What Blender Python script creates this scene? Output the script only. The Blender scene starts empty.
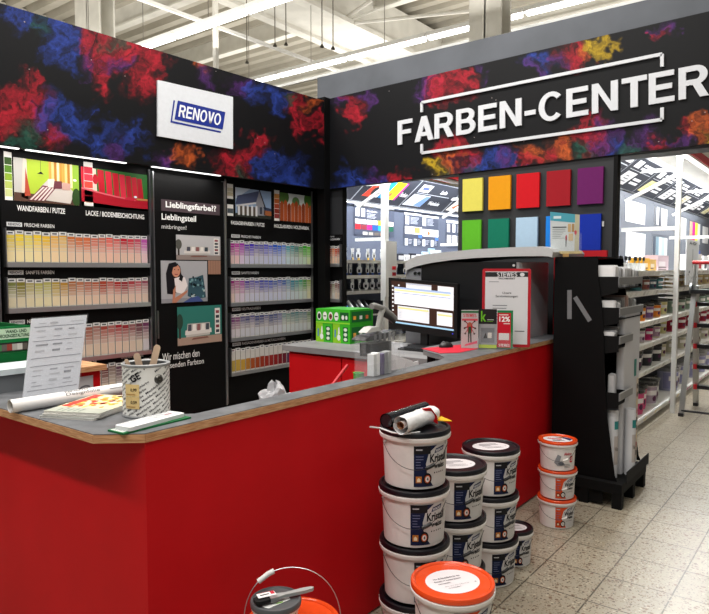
import bpy, bmesh, math, random
from mathutils import Vector, Matrix, noise
random.seed(7)
PI = math.pi
SC = bpy.context.scene
COL = SC.collection

# ---------------- camera, world, light, exposure ----------------
CAM_H, FPX, YAW, PITCH = 1.55, 649.0, math.radians(37.6), math.atan(38 / 649.0)
cam_data = bpy.data.cameras.new('camera')
cam = bpy.data.objects.new('camera', cam_data)
COL.objects.link(cam)
cam.location = (0, 0, CAM_H)
cam.rotation_euler = (PI / 2 - PITCH, 0, YAW - PI / 2)
cam_data.sensor_fit = 'HORIZONTAL'
cam_data.sensor_width = 36.0
cam_data.lens = 36.0 * FPX / 709.0
cam_data.clip_start = 0.02
SC.camera = cam
SC.view_settings.view_transform = 'Standard'
SC.view_settings.look = 'None'
SC.view_settings.gamma = 1.0
SC.view_settings.use_curve_mapping = False
SC.view_settings.exposure = 0.12
world = bpy.data.worlds.new('hall_air')
SC.world = world
world.use_nodes = True
world.node_tree.nodes['Background'].inputs[0].default_value = (1.0, 0.97, 0.93, 1)
world.node_tree.nodes['Background'].inputs[1].default_value = 0.14


def area(name, loc, sx, sy, power, col=(1, 0.97, 0.92), rot=(0, 0, 0)):
    d = bpy.data.lights.new(name, 'AREA')
    d.shape = 'RECTANGLE'
    d.size, d.size_y, d.energy, d.color = sx, sy, power, col
    o = bpy.data.objects.new(name, d)
    COL.objects.link(o)
    o.location = loc
    o.rotation_euler = rot
    return o


# fluorescent rows of the hall outside the picture (rows run along Y)
for lx, ly, ln, pw in ((3.65, 3.2, 4.6, 150), (1.3, 2.6, 6.0, 150), (-1.05, 1.5, 9.0, 250)):
    area('fluorescent_row_light', (lx, ly, 5.0), 0.25, ln, pw)
area('fluorescent_row_light', (10.7, 1.0, 5.1), 0.25, 9.0, 170)

# broad unseen lights added below the roof to brighten it
for lx in (1.3, 6.0, 10.7, 15.4):
    area('roof_fill_light', (lx, 4.0, 4.7), 2.6, 18.0, 400, rot=(PI, 0, 0))

# ---------------- picture -> place helper ----------------
_F = Vector((math.cos(YAW) * math.cos(PITCH), math.sin(YAW) * math.cos(PITCH), -math.sin(PITCH)))
_R = Vector((math.sin(YAW), -math.cos(YAW), 0))
_U = _R.cross(_F)
_C = Vector((0, 0, CAM_H))


def onp(x, y, axis, v):
    d = _F + _R * ((x - 354.5) / FPX) + _U * ((307 - y) / FPX)
    return _C + d * ((v - _C[axis]) / d[axis])


def face_cam(x, y):
    return math.atan2(-y, -x) + PI / 2


# ---------------- colour ----------------
def lin(h):
    if isinstance(h, tuple):
        return h if len(h) == 4 else (h[0], h[1], h[2], 1)
    h = h.lstrip('#')
    if len(h) == 3:
        h = ''.join(q * 2 for q in h)
    out = []
    for i in (0, 2, 4):
        c = int(h[i:i + 2], 16) / 255
        out.append(c / 12.92 if c <= 0.04045 else ((c + 0.055) / 1.055) ** 2.4)
    return (out[0], out[1], out[2], 1)


def mix(a, b, t):
    a, b = lin(a), lin(b)
    return tuple(a[i] * (1 - t) + b[i] * t for i in range(3)) + (1,)


# ---------------- materials ----------------
def nodes(name):
    m = bpy.data.materials.new(name)
    m.use_nodes = True
    nt = m.node_tree
    return m, nt, nt.nodes['Principled BSDF']


def attr_mat(name, rough=0.5, metal=0.0, noise_amt=0.06, coat=0.0, bump=0.0, scale=40, alpha=1.0, emit=0.0):
    m, nt, b = nodes(name)
    a = nt.nodes.new('ShaderNodeAttribute')
    a.attribute_name = 'Col'
    n = nt.nodes.new('ShaderNodeTexNoise')
    n.inputs['Scale'].default_value = scale
    tc = nt.nodes.new('ShaderNodeTexCoord')
    nt.links.new(tc.outputs['Object'], n.inputs['Vector'])
    mr = nt.nodes.new('ShaderNodeMapRange')
    mr.inputs[3].default_value = 1 - noise_amt
    mr.inputs[4].default_value = 1 + noise_amt
    nt.links.new(n.outputs[0], mr.inputs[0])
    vm = nt.nodes.new('ShaderNodeVectorMath')
    vm.operation = 'SCALE'
    nt.links.new(a.outputs['Color'], vm.inputs[0])
    nt.links.new(mr.outputs[0], vm.inputs['Scale'])
    nt.links.new(vm.outputs[0], b.inputs['Base Color'])
    b.inputs['Roughness'].default_value = rough
    b.inputs['Metallic'].default_value = metal
    b.inputs['Coat Weight'].default_value = coat
    if emit:
        nt.links.new(a.outputs['Color'], b.inputs['Emission Color'])
        b.inputs['Emission Strength'].default_value = emit
    if alpha < 1:
        b.inputs['Alpha'].default_value = alpha
    if bump:
        bp = nt.nodes.new('ShaderNodeBump')
        bp.inputs['Strength'].default_value = bump
        bp.inputs['Distance'].default_value = 0.002
        nt.links.new(n.outputs[0], bp.inputs['Height'])
        nt.links.new(bp.outputs[0], b.inputs['Normal'])
    return m


MAT = {
    'matte': attr_mat('matte_lacquer', 0.75),
    'plastic': attr_mat('moulded_plastic', 0.38),
    'gloss': attr_mat('glossy_plastic', 0.18, coat=0.3),
    'print': attr_mat('printed_board', 0.55, noise_amt=0.02),
    'paper': attr_mat('paper', 0.85, noise_amt=0.03, bump=0.2, scale=120),
    'metal': attr_mat('brushed_metal', 0.35, metal=0.9, scale=90),
    'clear': attr_mat('clear_acrylic', 0.08, alpha=0.05, coat=0.0),
    'screen': attr_mat('lit_screen', 0.3, emit=0.55),
    'tube': attr_mat('lit_tube', 0.3, emit=4.5),
    'led': attr_mat('lit_led_strip', 0.3, emit=1.3),
    'film': attr_mat('crumpled_film', 0.3, bump=1.0, scale=60, coat=0.3),
    'wood': attr_mat('bare_wood', 0.6, noise_amt=0.15, scale=25),
}


def ramp_mat(name, c1, c2, scale, rough, detail=6, stretch=(1, 1, 1), bump=0.0, lo=0.35, hi=0.65):
    m, nt, b = nodes(name)
    tc = nt.nodes.new('ShaderNodeTexCoord')
    mp = nt.nodes.new('ShaderNodeMapping')
    mp.inputs['Scale'].default_value = stretch
    n = nt.nodes.new('ShaderNodeTexNoise')
    n.inputs['Scale'].default_value = scale
    n.inputs['Detail'].default_value = detail
    r = nt.nodes.new('ShaderNodeValToRGB')
    r.color_ramp.elements[0].position = lo
    r.color_ramp.elements[1].position = hi
    r.color_ramp.elements[0].color = lin(c1)
    r.color_ramp.elements[1].color = lin(c2)
    nt.links.new(tc.outputs['Object'], mp.inputs[0])
    nt.links.new(mp.outputs[0], n.inputs['Vector'])
    nt.links.new(n.outputs[0], r.inputs[0])
    nt.links.new(r.outputs[0], b.inputs['Base Color'])
    b.inputs['Roughness'].default_value = rough
    if bump:
        bp = nt.nodes.new('ShaderNodeBump')
        bp.inputs['Strength'].default_value = bump
        bp.inputs['Distance'].default_value = 0.002
        nt.links.new(n.outputs[0], bp.inputs['Height'])
        nt.links.new(bp.outputs[0], b.inputs['Normal'])
    return m


MAT['red'] = ramp_mat('red_laminate', '#bd0812', '#c60a15', 3, 0.6)
MAT['red'].node_tree.nodes['Principled BSDF'].inputs['Specular IOR Level'].default_value = 0.2
MAT['worktop'] = ramp_mat('grey_stone_laminate', '#4c4e52', '#66686c', 14, 0.5, 8)
MAT['deskgrey'] = ramp_mat('pale_grey_laminate', '#77777a', '#8c8b8d', 10, 0.5, 8, (1, .3, 1))
MAT['ply'] = ramp_mat('plywood_edge', '#a9754a', '#d2a47a', 20, 0.6, 6, (1, 1, 14))
MAT['black'] = ramp_mat('black_board', '#030304', '#050506', 5, 0.6)
MAT['black'].node_tree.nodes['Principled BSDF'].inputs['Specular IOR Level'].default_value = 0.15
for q_ in ('print', 'matte', 'paper'):
    MAT[q_].node_tree.nodes['Principled BSDF'].inputs['Specular IOR Level'].default_value = 0.2
MAT['anthracite'] = ramp_mat('anthracite_board', '#202226', '#25272b', 4, 0.6)
MAT['beam'] = ramp_mat('dark_grey_beam', '#54585f', '#5d6169', 3, 0.7)
MAT['white'] = ramp_mat('white_enamel', '#d8d7d2', '#e3e2dd', 3, 0.5)
MAT['column'] = ramp_mat('cream_steel', '#c8c5bb', '#d6d3c9', 3, 0.6)
MAT['deck'] = ramp_mat('roof_sheet', '#a8a294', '#b6b0a2', 1.5, 0.7)


def floor_material():
    m, nt, b = nodes('terrazzo_tiles')
    L = nt.links.new
    tc = nt.nodes.new('ShaderNodeTexCoord')
    mp = nt.nodes.new('ShaderNodeMapping')
    mp.inputs['Location'].default_value = FLOOR_SHIFT
    L(tc.outputs['Object'], mp.inputs[0])
    br = nt.nodes.new('ShaderNodeTexBrick')
    br.offset = 0
    br.inputs['Scale'].default_value = 1.0
    br.inputs['Mortar Size'].default_value = 0.0038
    br.inputs['Mortar Smooth'].default_value = 0.1
    br.inputs['Brick Width'].default_value = TILE
    br.inputs['Row Height'].default_value = TILE
    br.inputs['Color1'].default_value = lin('#989080')
    br.inputs['Color2'].default_value = lin('#a29a89')
    br.inputs['Mortar'].default_value = lin('#4a443b')
    L(mp.outputs[0], br.inputs['Vector'])
    prev = br.outputs['Color']
    for sc, th, colr, sh in ((36, 0.24, '#644634', 0), (56, 0.26, '#857d6c', 5), (62, 0.24, '#42332a', 9), (40, 0.2, '#b8b09c', 3), (105, .28, '#70583f', 13)):
        v = nt.nodes.new('ShaderNodeTexVoronoi')
        v.inputs['Scale'].default_value = sc
        mp2 = nt.nodes.new('ShaderNodeMapping')
        mp2.inputs['Location'].default_value = (sh, sh * .7, 0)
        nz = nt.nodes.new('ShaderNodeTexNoise')
        nz.inputs['Scale'].default_value = 40
        ad = nt.nodes.new('ShaderNodeMixRGB')
        ad.blend_type = 'ADD'
        ad.inputs[0].default_value = 0.02
        L(tc.outputs['Object'], mp2.inputs[0])
        L(mp2.outputs[0], ad.inputs[1])
        L(nz.outputs['Color'], ad.inputs[2])
        L(ad.outputs[0], v.inputs['Vector'])
        sel = nt.nodes.new('ShaderNodeSeparateColor')
        L(v.outputs['Color'], sel.inputs[0])
        keep = nt.nodes.new('ShaderNodeMath')
        keep.operation = 'GREATER_THAN'
        keep.inputs[1].default_value = 0.60
        L(sel.outputs[0], keep.inputs[0])
        lt = nt.nodes.new('ShaderNodeMath')
        lt.operation = 'LESS_THAN'
        lt.inputs[1].default_value = th * 1.3
        L(v.outputs['Distance'], lt.inputs[0])
        mu = nt.nodes.new('ShaderNodeMath')
        mu.operation = 'MULTIPLY'
        L(keep.outputs[0], mu.inputs[0])
        L(lt.outputs[0], mu.inputs[1])
        mu2 = nt.nodes.new('ShaderNodeMath')
        mu2.operation = 'MULTIPLY'
        mu2.inputs[1].default_value = 0.8
        L(mu.outputs[0], mu2.inputs[0])
        mx = nt.nodes.new('ShaderNodeMixRGB')
        mx.inputs[2].default_value = lin(colr)
        L(mu2.outputs[0], mx.inputs[0])
        L(prev, mx.inputs[1])
        prev = mx.outputs[0]
    L(prev, b.inputs['Base Color'])
    b.inputs['Roughness'].default_value = 0.32
    return m


# ---------------- mesh builder ----------------
_text_cache = {}
LOC = {}


def text_mesh(s, bold=0.0):
    """triangles of a word in a 0..1 box, plus its aspect"""
    k = (s, bold)
    if k not in _text_cache:
        cu = bpy.data.curves.new('t', 'FONT')
        cu.body = s
        cu.size = 1
        cu.offset = bold
        cu.resolution_u = 3
        o = bpy.data.objects.new('t', cu)
        COL.objects.link(o)
        dg = bpy.context.evaluated_depsgraph_get()
        me = bpy.data.meshes.new_from_object(o.evaluated_get(dg))
        vs = [(v.co.x, v.co.y) for v in me.vertices]
        fs = [tuple(p.vertices) for p in me.polygons]
        bpy.data.objects.remove(o)
        bpy.data.curves.remove(cu)
        bpy.data.meshes.remove(me)
        x0, x1 = min(v[0] for v in vs), max(v[0] for v in vs)
        y0, y1 = min(v[1] for v in vs), max(v[1] for v in vs)
        _text_cache[k] = ([((v[0] - x0) / (x1 - x0), (v[1] - y0) / (y1 - y0)) for v in vs], fs, (x1 - x0) / (y1 - y0))
    return _text_cache[k]


def _ring(cx, cy, rx, ry, s, a0, a1, n=14):
    """band of width s inside an elliptical arc, as quads (degrees)"""
    out = []
    for i in range(n):
        q = []
        for t, r in ((i, 0), (i + 1, 0), (i + 1, 1), (i, 1)):
            a = math.radians(a0 + (a1 - a0) * t / n)
            q.append((cx + (rx - r * s) * math.cos(a), cy + (ry - r * s * .86) * math.sin(a)))
        out.append(q)
    return out


def _rc(a, b, c, d):
    return [(a, b), (c, b), (c, d), (a, d)]


_S = .185
GLYPH = {
    'F': (.62, [_rc(0, 0, _S, 1), _rc(_S, .83, .62, 1), _rc(_S, .42, .56, .59)]),
    'E': (.66, [_rc(0, 0, _S, 1), _rc(_S, .83, .65, 1), _rc(_S, .42, .6, .59), _rc(_S, 0, .66, .17)]),
    'T': (.68, [_rc(0, .83, .68, 1), _rc(.24, 0, .44, .83)]),
    'N': (.74, [_rc(0, 0, _S, 1), _rc(.54, 0, .74, 1), [(_S, 1), (_S, .68), (.54, 0), (.54, .32)]]),
    '-': (.36, [_rc(0, .32, .36, .49)]),
    'V': (.74, [[(0, 1), (.21, 1), (.47, 0), (.27, 0)], [(.74, 1), (.53, 1), (.27, 0), (.47, 0)]]),
    'W': (1.0, [[(0, 1), (.19, 1), (.37, 0), (.19, 0)], [(.4, 1), (.6, 1), (.37, 0), (.19, 0)], [(.4, 1), (.6, 1), (.81, 0), (.63, 0)], [(.81, 1), (1, 1), (.81, 0), (.63, 0)]]),
    'A': (.76, [[(0, 0), (.2, 0), (.48, 1), (.28, 1)], [(.76, 0), (.56, 0), (.28, 1), (.48, 1)], [(.2, .2), (.56, .2), (.52, .36), (.24, .36)]]),
    'O': (.82, _ring(.41, .5, .41, .52, _S, 0, 360, 28)),
    'C': (.76, _ring(.40, .5, .40, .52, _S, 42, 318, 24)),
    'R': (.74, [_rc(0, 0, _S, 1), _rc(_S, .83, .44, 1), _rc(_S, .4, .44, .57)] + _ring(.42, .7, .29, .3, .19, -90, 90, 10) + [[(.34, .42), (.53, .46), (.74, 0), (.52, 0)]]),
    'B': (.72, [_rc(0, 0, _S, 1), _rc(_S, .84, .42, 1), _rc(_S, .44, .44, .59), _rc(_S, 0, .44, .17)] + _ring(.40, .73, .28, .27, .19, -90, 90, 10) + _ring(.42, .295, .30, .295, .19, -90, 90, 10)),
    'S': (.68, _ring(.34, .74, .33, .27, .19, 25, 270, 16) + _ring(.34, .26, .34, .27, .19, 90, -155, 16)),
}


def block_letters(s, gap=.09):
    """grotesque capitals: list of (u offset, polygons), total width; height 1"""
    out, x = [], 0
    for ch in s:
        w, ps = GLYPH[ch]
        out.append([[(x + a, b) for a, b in p] for p in ps])
        x += w + (gap if ch not in 'AVT' else gap * .45)
    return out, x - gap


class MB:
    def __init__(self, M=None):
        self.v, self.f, self.c, self.s = [], [], [], []
        self.M = M or Matrix.Identity(4)

    def add(self, vs, fs, col, smooth=False):
        k = len(self.v)
        for p in vs:
            self.v.append(tuple(self.M @ Vector(p)))
        c = lin(col) if not isinstance(col, list) else None
        for i, f in enumerate(fs):
            self.f.append(tuple(k + j for j in f))
            self.c.append(c if c else lin(col[i]))
            self.s.append(smooth)
        return self

    def box(self, a, b, col='#ffffff'):
        x0, y0, z0 = [min(a[i], b[i]) for i in range(3)]
        x1, y1, z1 = [max(a[i], b[i]) for i in range(3)]
        vs = [(x0, y0, z0), (x1, y0, z0), (x1, y1, z0), (x0, y1, z0), (x0, y0, z1), (x1, y0, z1), (x1, y1, z1), (x0, y1, z1)]
        fs = [(0, 3, 2, 1), (4, 5, 6, 7), (0, 1, 5, 4), (1, 2, 6, 5), (2, 3, 7, 6), (3, 0, 4, 7)]
        return self.add(vs, fs, col)

    def rbox(self, a, b, r, col='#ffffff', seg=3, axis=2):
        """box with rounded upright edges (axis = direction of the straight edges)"""
        o = [i for i in range(3) if i != axis]
        lo = [min(a[i], b[i]) for i in range(3)]
        hi = [max(a[i], b[i]) for i in range(3)]
        pts = []
        for cx, cy, s in ((hi[o[0]] - r, hi[o[1]] - r, 0), (lo[o[0]] + r, hi[o[1]] - r, 1), (lo[o[0]] + r, lo[o[1]] + r, 2), (hi[o[0]] - r, lo[o[1]] + r, 3)):
            for k in range(seg + 1):
                t = (s + k / seg) * PI / 2
                pts.append((cx + r * math.cos(t), cy + r * math.sin(t)))
        vs = []
        for z in (lo[axis], hi[axis]):
            for p in pts:
                q = [0, 0, 0]
                q[o[0]], q[o[1]], q[axis] = p[0], p[1], z
                vs.append(tuple(q))
        n = len(pts)
        fs = [tuple(range(n))[::-1], tuple(range(n, 2 * n))] + [(i, (i + 1) % n, n + (i + 1) % n, n + i) for i in range(n)]
        return self.add(vs, fs, col)

    def prism(self, pts, z0, z1, col):
        n = len(pts)
        vs = [(p[0], p[1], z0) for p in pts] + [(p[0], p[1], z1) for p in pts]
        fs = [tuple(range(n))[::-1], tuple(range(n, 2 * n))] + [(i, (i + 1) % n, n + (i + 1) % n, n + i) for i in range(n)]
        return self.add(vs, fs, col)

    def slab(self, quad, d, col):
        """extrude a planar loop of world points by vector d"""
        n = len(quad)
        d = Vector(d)
        vs = [tuple(p) for p in quad] + [tuple(Vector(p) + d) for p in quad]
        fs = [tuple(range(n)), tuple(range(n, 2 * n))[::-1]] + [(i, n + i, n + (i + 1) % n, (i + 1) % n) for i in range(n)]
        return self.add(vs, fs, col)

    def lathe(self, prof, col, n=32, c=(0, 0), cols=None, smooth=True):
        vs, fs, cc = [], [], []
        for r, z in prof:
            for k in range(n):
                t = 2 * PI * k / n
                vs.append((c[0] + r * math.cos(t), c[1] + r * math.sin(t), z))
        for i in range(len(prof) - 1):
            for k in range(n):
                k2 = (k + 1) % n
                fs.append((i * n + k, i * n + k2, (i + 1) * n + k2, (i + 1) * n + k))
                cc.append(cols[i] if cols else col)
        return self.add(vs, fs, cc, smooth)

    def tube(self, path, r, col, n=8, cap=True, smooth=True, r1=None):
        P = [Vector(p) for p in path]
        vs, fs = [], []
        up = None
        for i, p in enumerate(P):
            t = (P[min(i + 1, len(P) - 1)] - P[max(i - 1, 0)]).normalized()
            if up is None:
                up = Vector((0, 0, 1)) if abs(t.z) < 0.9 else Vector((1, 0, 0))
            a = t.cross(up).normalized()
            up = a.cross(t)
            rr = r if r1 is None else r + (r1 - r) * i / (len(P) - 1)
            for k in range(n):
                q = 2 * PI * k / n
                vs.append(tuple(p + a * (rr * math.cos(q)) + up * (rr * math.sin(q))))
        for i in range(len(P) - 1):
            for k in range(n):
                k2 = (k + 1) % n
                fs.append((i * n + k, i * n + k2, (i + 1) * n + k2, (i + 1) * n + k))
        if cap:
            fs.append(tuple(range(n))[::-1])
            fs.append(tuple((len(P) - 1) * n + k for k in range(n)))
        return self.add(vs, fs, col, smooth)

    def bar(self, a, b, w, h, col):
        """rectangular bar from a to b"""
        a, b = Vector(a), Vector(b)
        t = (b - a).normalized()
        up = Vector((0, 0, 1)) if abs(t.z) < 0.9 else Vector((0, 1, 0))
        s = t.cross(up).normalized()
        u = s.cross(t)
        vs = []
        for p in (a, b):
            for i, j in ((-1, -1), (1, -1), (1, 1), (-1, 1)):
                vs.append(tuple(p + s * (i * w / 2) + u * (j * h / 2)))
        return self.add(vs, [(0, 1, 2, 3), (7, 6, 5, 4), (0, 4, 5, 1), (1, 5, 6, 2), (2, 6, 7, 3), (3, 7, 4, 0)], col)

    def art(self, art, fn):
        """put flat artwork through fn(u, v, layer) -> point"""
        for vs, fs, col, lay in art.items:
            self.add([fn(p[0], p[1], lay) for p in vs], fs, col)
        return self

    def obj(self, name, mat, parent=None, loc=None, rot=0.0):
        if parent is None and loc is None:
            xs = [p[0] for p in self.v]
            ys = [p[1] for p in self.v]
            loc = ((min(xs) + max(xs)) / 2, (min(ys) + max(ys)) / 2, min(p[2] for p in self.v))
        if loc is not None and not getattr(self, 'local', False):
            off = Vector(loc)
            vs = [tuple(Vector(p) - off) for p in self.v]
        elif parent is not None and not getattr(self, 'local', False):
            off = Vector(LOC.get(parent.name, (0, 0, 0)))
            vs = [tuple(Vector(p) - off) for p in self.v]
        else:
            vs = self.v
        me = bpy.data.meshes.new(name)
        me.from_pydata(vs, [], self.f)
        at = me.color_attributes.new('Col', 'FLOAT_COLOR', 'CORNER')
        flat = []
        for f, c in zip(self.f, self.c):
            flat.extend(c * len(f))
        at.data.foreach_set('color', flat)
        me.polygons.foreach_set('use_smooth', self.s)
        me.materials.append(MAT[mat])
        me.update()
        bm = bmesh.new()
        bm.from_mesh(me)
        if not getattr(self, 'flatart', False):
            bmesh.ops.recalc_face_normals(bm, faces=bm.faces)
        bm.to_mesh(me)
        bm.free()
        if any(self.s):
            try:
                me.set_sharp_from_angle(angle=math.radians(38))
            except Exception:
                pass
        o = bpy.data.objects.new(name, me)
        COL.objects.link(o)
        if parent is not None:
            o.parent = parent
            if parent.name in LOC:
                LOC[o.name] = LOC[parent.name]
        else:
            o.location = loc or (0, 0, 0)
            o.rotation_euler = (0, 0, rot)
            LOC[o.name] = tuple(o.location)
        return o


class Art:
    """flat printed artwork in its own u, v; later layers lie on top"""
    def __init__(self):
        self.items = []

    def poly(self, pts, col, lay=1):
        self.items.append(([tuple(p) for p in pts], [tuple(range(len(pts)))], col, lay))
        return self

    def rect(self, u0, v0, u1, v1, col, lay=1):
        return self.poly([(u0, v0), (u1, v0), (u1, v1), (u0, v1)], col, lay)

    def frame(self, u0, v0, u1, v1, w, col, lay=1):
        self.rect(u0, v0, u1, v0 + w, col, lay)
        self.rect(u0, v1 - w, u1, v1, col, lay)
        self.rect(u0, v0 + w, u0 + w, v1 - w, col, lay)
        return self.rect(u1 - w, v0 + w, u1, v1 - w, col, lay)

    def disc(self, cu, cv, ru, rv, col, lay=1, n=28):
        return self.poly([(cu + ru * math.cos(2 * PI * k / n), cv + rv * math.sin(2 * PI * k / n)) for k in range(n)], col, lay)

    def text(self, s, u0, v0, u1, v1, col, lay=2, bold=0.0, rot=0.0, shear=0.0):
        vs, fs, asp = text_mesh(s, bold)
        pts = []
        for a, b in vs:
            x, y = (a + shear * b) * (u1 - u0), b * (v1 - v0)
            if rot:
                x, y = x * math.cos(rot) - y * math.sin(rot), x * math.sin(rot) + y * math.cos(rot)
            pts.append((u0 + x, v0 + y))
        self.items.append((pts, fs, col, lay))
        return self

    def block(self, s, u0, v0, u1, v1, col, lay=2, shear=0.0, dv=0.0):
        """bold grotesque capitals fitted into a box; dv tilts the baseline"""
        ls, w = block_letters(s)
        for L2 in ls:
            for p in L2:
                self.poly([(u0 + (a / w + shear * b) * (u1 - u0), v0 + b * (v1 - v0) + dv * a / w) for a, b in p], col, lay)
        return self

    def lines(self, u0, v1, u1, n, dv, h, col, lay=2, seed=1):
        r = random.Random(seed)
        for k in range(n):
            self.rect(u0, v1 - k * dv - h, u0 + (u1 - u0) * r.uniform(.6, 1), v1 - k * dv, col, lay)
        return self

    def clip(self, u0, v0, u1, v1):
        out = []
        for vs, fs, col, lay in self.items:
            bm = bmesh.new()
            bv = [bm.verts.new((p[0], p[1], 0)) for p in vs]
            for f in fs:
                try:
                    bm.faces.new([bv[i] for i in f])
                except ValueError:
                    pass
            for co, no in (((u0, 0, 0), (-1, 0, 0)), ((u1, 0, 0), (1, 0, 0)), ((0, v0, 0), (0, -1, 0)), ((0, v1, 0), (0, 1, 0))):
                bmesh.ops.bisect_plane(bm, geom=bm.verts[:] + bm.edges[:] + bm.faces[:], plane_co=co, plane_no=no, clear_outer=True)
            bm.verts.index_update()
            if bm.faces:
                out.append(([(v.co.x, v.co.y) for v in bm.verts], [tuple(v.index for v in f.verts) for f in bm.faces], col, lay))
            bm.free()
        self.items = out
        return self

    def slice(self, du):
        """cut along u so the art can be bent round a cylinder"""
        out = []
        for vs, fs, col, lay in self.items:
            us = [p[0] for p in vs]
            if max(us) - min(us) < du:
                out.append((vs, fs, col, lay))
                continue
            bm = bmesh.new()
            bv = [bm.verts.new((p[0], p[1], 0)) for p in vs]
            for f in fs:
                try:
                    bm.faces.new([bv[i] for i in f])
                except ValueError:
                    pass
            k = math.ceil(min(us) / du)
            while k * du < max(us):
                bmesh.ops.bisect_plane(bm, geom=bm.verts[:] + bm.edges[:] + bm.faces[:], plane_co=(k * du, 0, 0), plane_no=(1, 0, 0))
                k += 1
            bm.verts.index_update()
            out.append(([(v.co.x, v.co.y) for v in bm.verts], [tuple(v.index for v in f.verts) for f in bm.faces], col, lay))
            bm.free()
        self.items = out
        return self


EPS = 0.0006


def plane_fn(o, U, V, N=None):
    """artwork plane: origin, unit u, unit v; layers lift along the normal"""
    o, U, V = Vector(o), Vector(U).normalized(), Vector(V).normalized()
    N = Vector(N).normalized() if N else U.cross(V)
    return lambda u, v, l: tuple(o + U * u + V * v + N * (EPS * l))


def cyl_fn(r0, r1, h, z0=0.0, lift=0.0):
    """bend artwork round an upright tapered wall; u = arc length right of the front (-Y)"""
    def fn(u, v, l):
        r = r0 + (r1 - r0) * (v / h) + EPS * l + lift
        a = u / ((r0 + r1) / 2)
        return (r * math.sin(a), -r * math.cos(a), z0 + v)
    return fn


def art_obj(art, fn, name, parent=None, mat='print', label=None):
    m = MB()
    m.art(art, fn)
    m.flatart = True
    o = m.obj(name, mat, parent)
    if label:
        o['label'] = label
    return o


# ---------------- object helpers ----------------
def tag(o, label, cat, group=None, kind=None):
    o['label'] = label
    o['category'] = cat
    if group:
        o['group'] = group
    if kind:
        o['kind'] = kind
    return o


def thing(name, label, cat, loc=(0, 0, 0), rot=0.0, group=None):
    o = bpy.data.objects.new(name, None)
    COL.objects.link(o)
    o.location = loc
    o.rotation_euler = (0, 0, rot)
    LOC[o.name] = tuple(loc)
    return tag(o, label, cat, group)


def struct(o):
    o['kind'] = 'structure'
    return o


def dup(root, loc, rot=None, label=None, group=None):
    r = root.copy()
    COL.objects.link(r)
    r.location = loc
    if rot is not None:
        r.rotation_euler = (0, 0, rot)
    if label:
        r['label'] = label
    if group:
        r['group'] = group
    for ch in list(root.children):
        c = ch.copy()
        COL.objects.link(c)
        c.parent = r
        for g in ch.children:
            d = g.copy()
            COL.objects.link(d)
            d.parent = c
    return r


def L():
    """a builder whose points are already local to the thing"""
    m = MB()
    m.local = True
    return m

# =====================================================================
# THE SHELL
# =====================================================================
TILE = 0.306
FLOOR_SHIFT = (0.057, -0.023, 0)
MAT['floor'] = floor_material()
m = MB()
m.box((-4, -5, -0.1), (20, 14, 0))
struct(m.obj('floor', 'floor', loc=(0, 0, 0)))

# corrugated roof sheet, ribs along Y
m = MB()
ZR = 6.9
x = -3.0
while x < 24:
    p = [(x, ZR), (x + .04, ZR + .16), (x + .20, ZR + .16), (x + .24, ZR)]
    for (xa, za), (xb, zb) in zip(p, p[1:] + [(x + .42, ZR)]):
        m.add([(xa, -6, za), (xb, -6, zb), (xb, 22, zb), (xa, 22, za)], [(0, 1, 2, 3)], '#ffffff')
    x += .42
struct(m.obj('ceiling', 'deck', loc=(0, 0, ZR)))
for nm, a, b in (('wall_back', (20, -5, 0), (20.1, 14, 7)), ('wall_left', (-4, 14, 0), (20, 14.1, 7))):
    m = MB()
    m.box(a, b)
    struct(m.obj(nm, 'column'))


def steel(name, mb, mat='column', n=None):
    return struct(mb.obj(name, mat))


# box girder along X, purlins along Y
g0, g1 = onp(216, 0, 2, 6.0), onp(350, 51, 2, 6.0)
m = MB()
m.box((2, 7.45, 6.0), (20, 8.35, 6.75), '#ffffff')
m.box((2, 7.3, 5.94), (20, 7.5, 6.02), '#ffffff')
m.box((2, 8.3, 5.94), (20, 8.5, 6.02), '#ffffff')
steel('trim_1', m)
k = 2
for X in (5.2, 7.9, 10.35, 12.9, 15.5):
    m = MB()
    m.box((X - .09, -5, 6.5), (X + .09, 14, 6.54), '#ffffff')
    m.box((X - .02, -5, 6.54), (X + .02, 14, ZR), '#ffffff')
    steel('trim_%d' % k, m)
    k += 1
# wind bracing rods above the opening
m = MB()
m.tube([onp(345, 24, 0, 9.5), onp(478, 10, 0, 9.5)], .03, '#ffffff', 6)
m.tube([onp(340, 22, 0, 9.4), onp(372, 0, 0, 9.4)], .035, '#ffffff', 6)
m.tube([onp(341, 24, 0, 9.45), onp(400, 0, 0, 9.45)], .02, '#ffffff', 6)
steel('trim_%d' % k, m)
k += 1
# columns
for (pa, pb, X, w) in ((75, 99, 6.0, .3), (469, 501, 7.5, .3)):
    a, b = onp(pa, 20, 0, X), onp(pb, 20, 0, X)
    ya, yb = max(a.y, b.y), min(a.y, b.y)
    m = MB()
    ym = yb + (ya - yb) * .42
    # I-section: two flanges and a web
    m.box((X, yb, 0), (X + .03, ya, 6.9), '#ffffff')
    m.box((X + .26, yb, 0), (X + .29, ya, 6.9), '#ffffff')
    m.box((X, (ya + yb) / 2 - .01, 0), (X + .28, (ya + yb) / 2 + .01, 6.9), '#ffffff')
    steel('trim_%d' % k, m)
    k += 1
a = onp(215, 30, 0, 6.3)
m = MB()
m.box((6.28, a.y - .03, 0), (6.34, a.y + .03, 6.9), '#ffffff')
steel('trim_%d' % k, m)
k += 1
# cable trunking along X
m = MB()
m.bar(onp(137, 0, 2, 5.3) - Vector((3, 0, 0)), onp(320, 62, 2, 5.3) + Vector((4, 0, 0)), .05, .05, '#ffffff')
steel('trim_%d' % k, m, 'white')
k += 1


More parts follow.
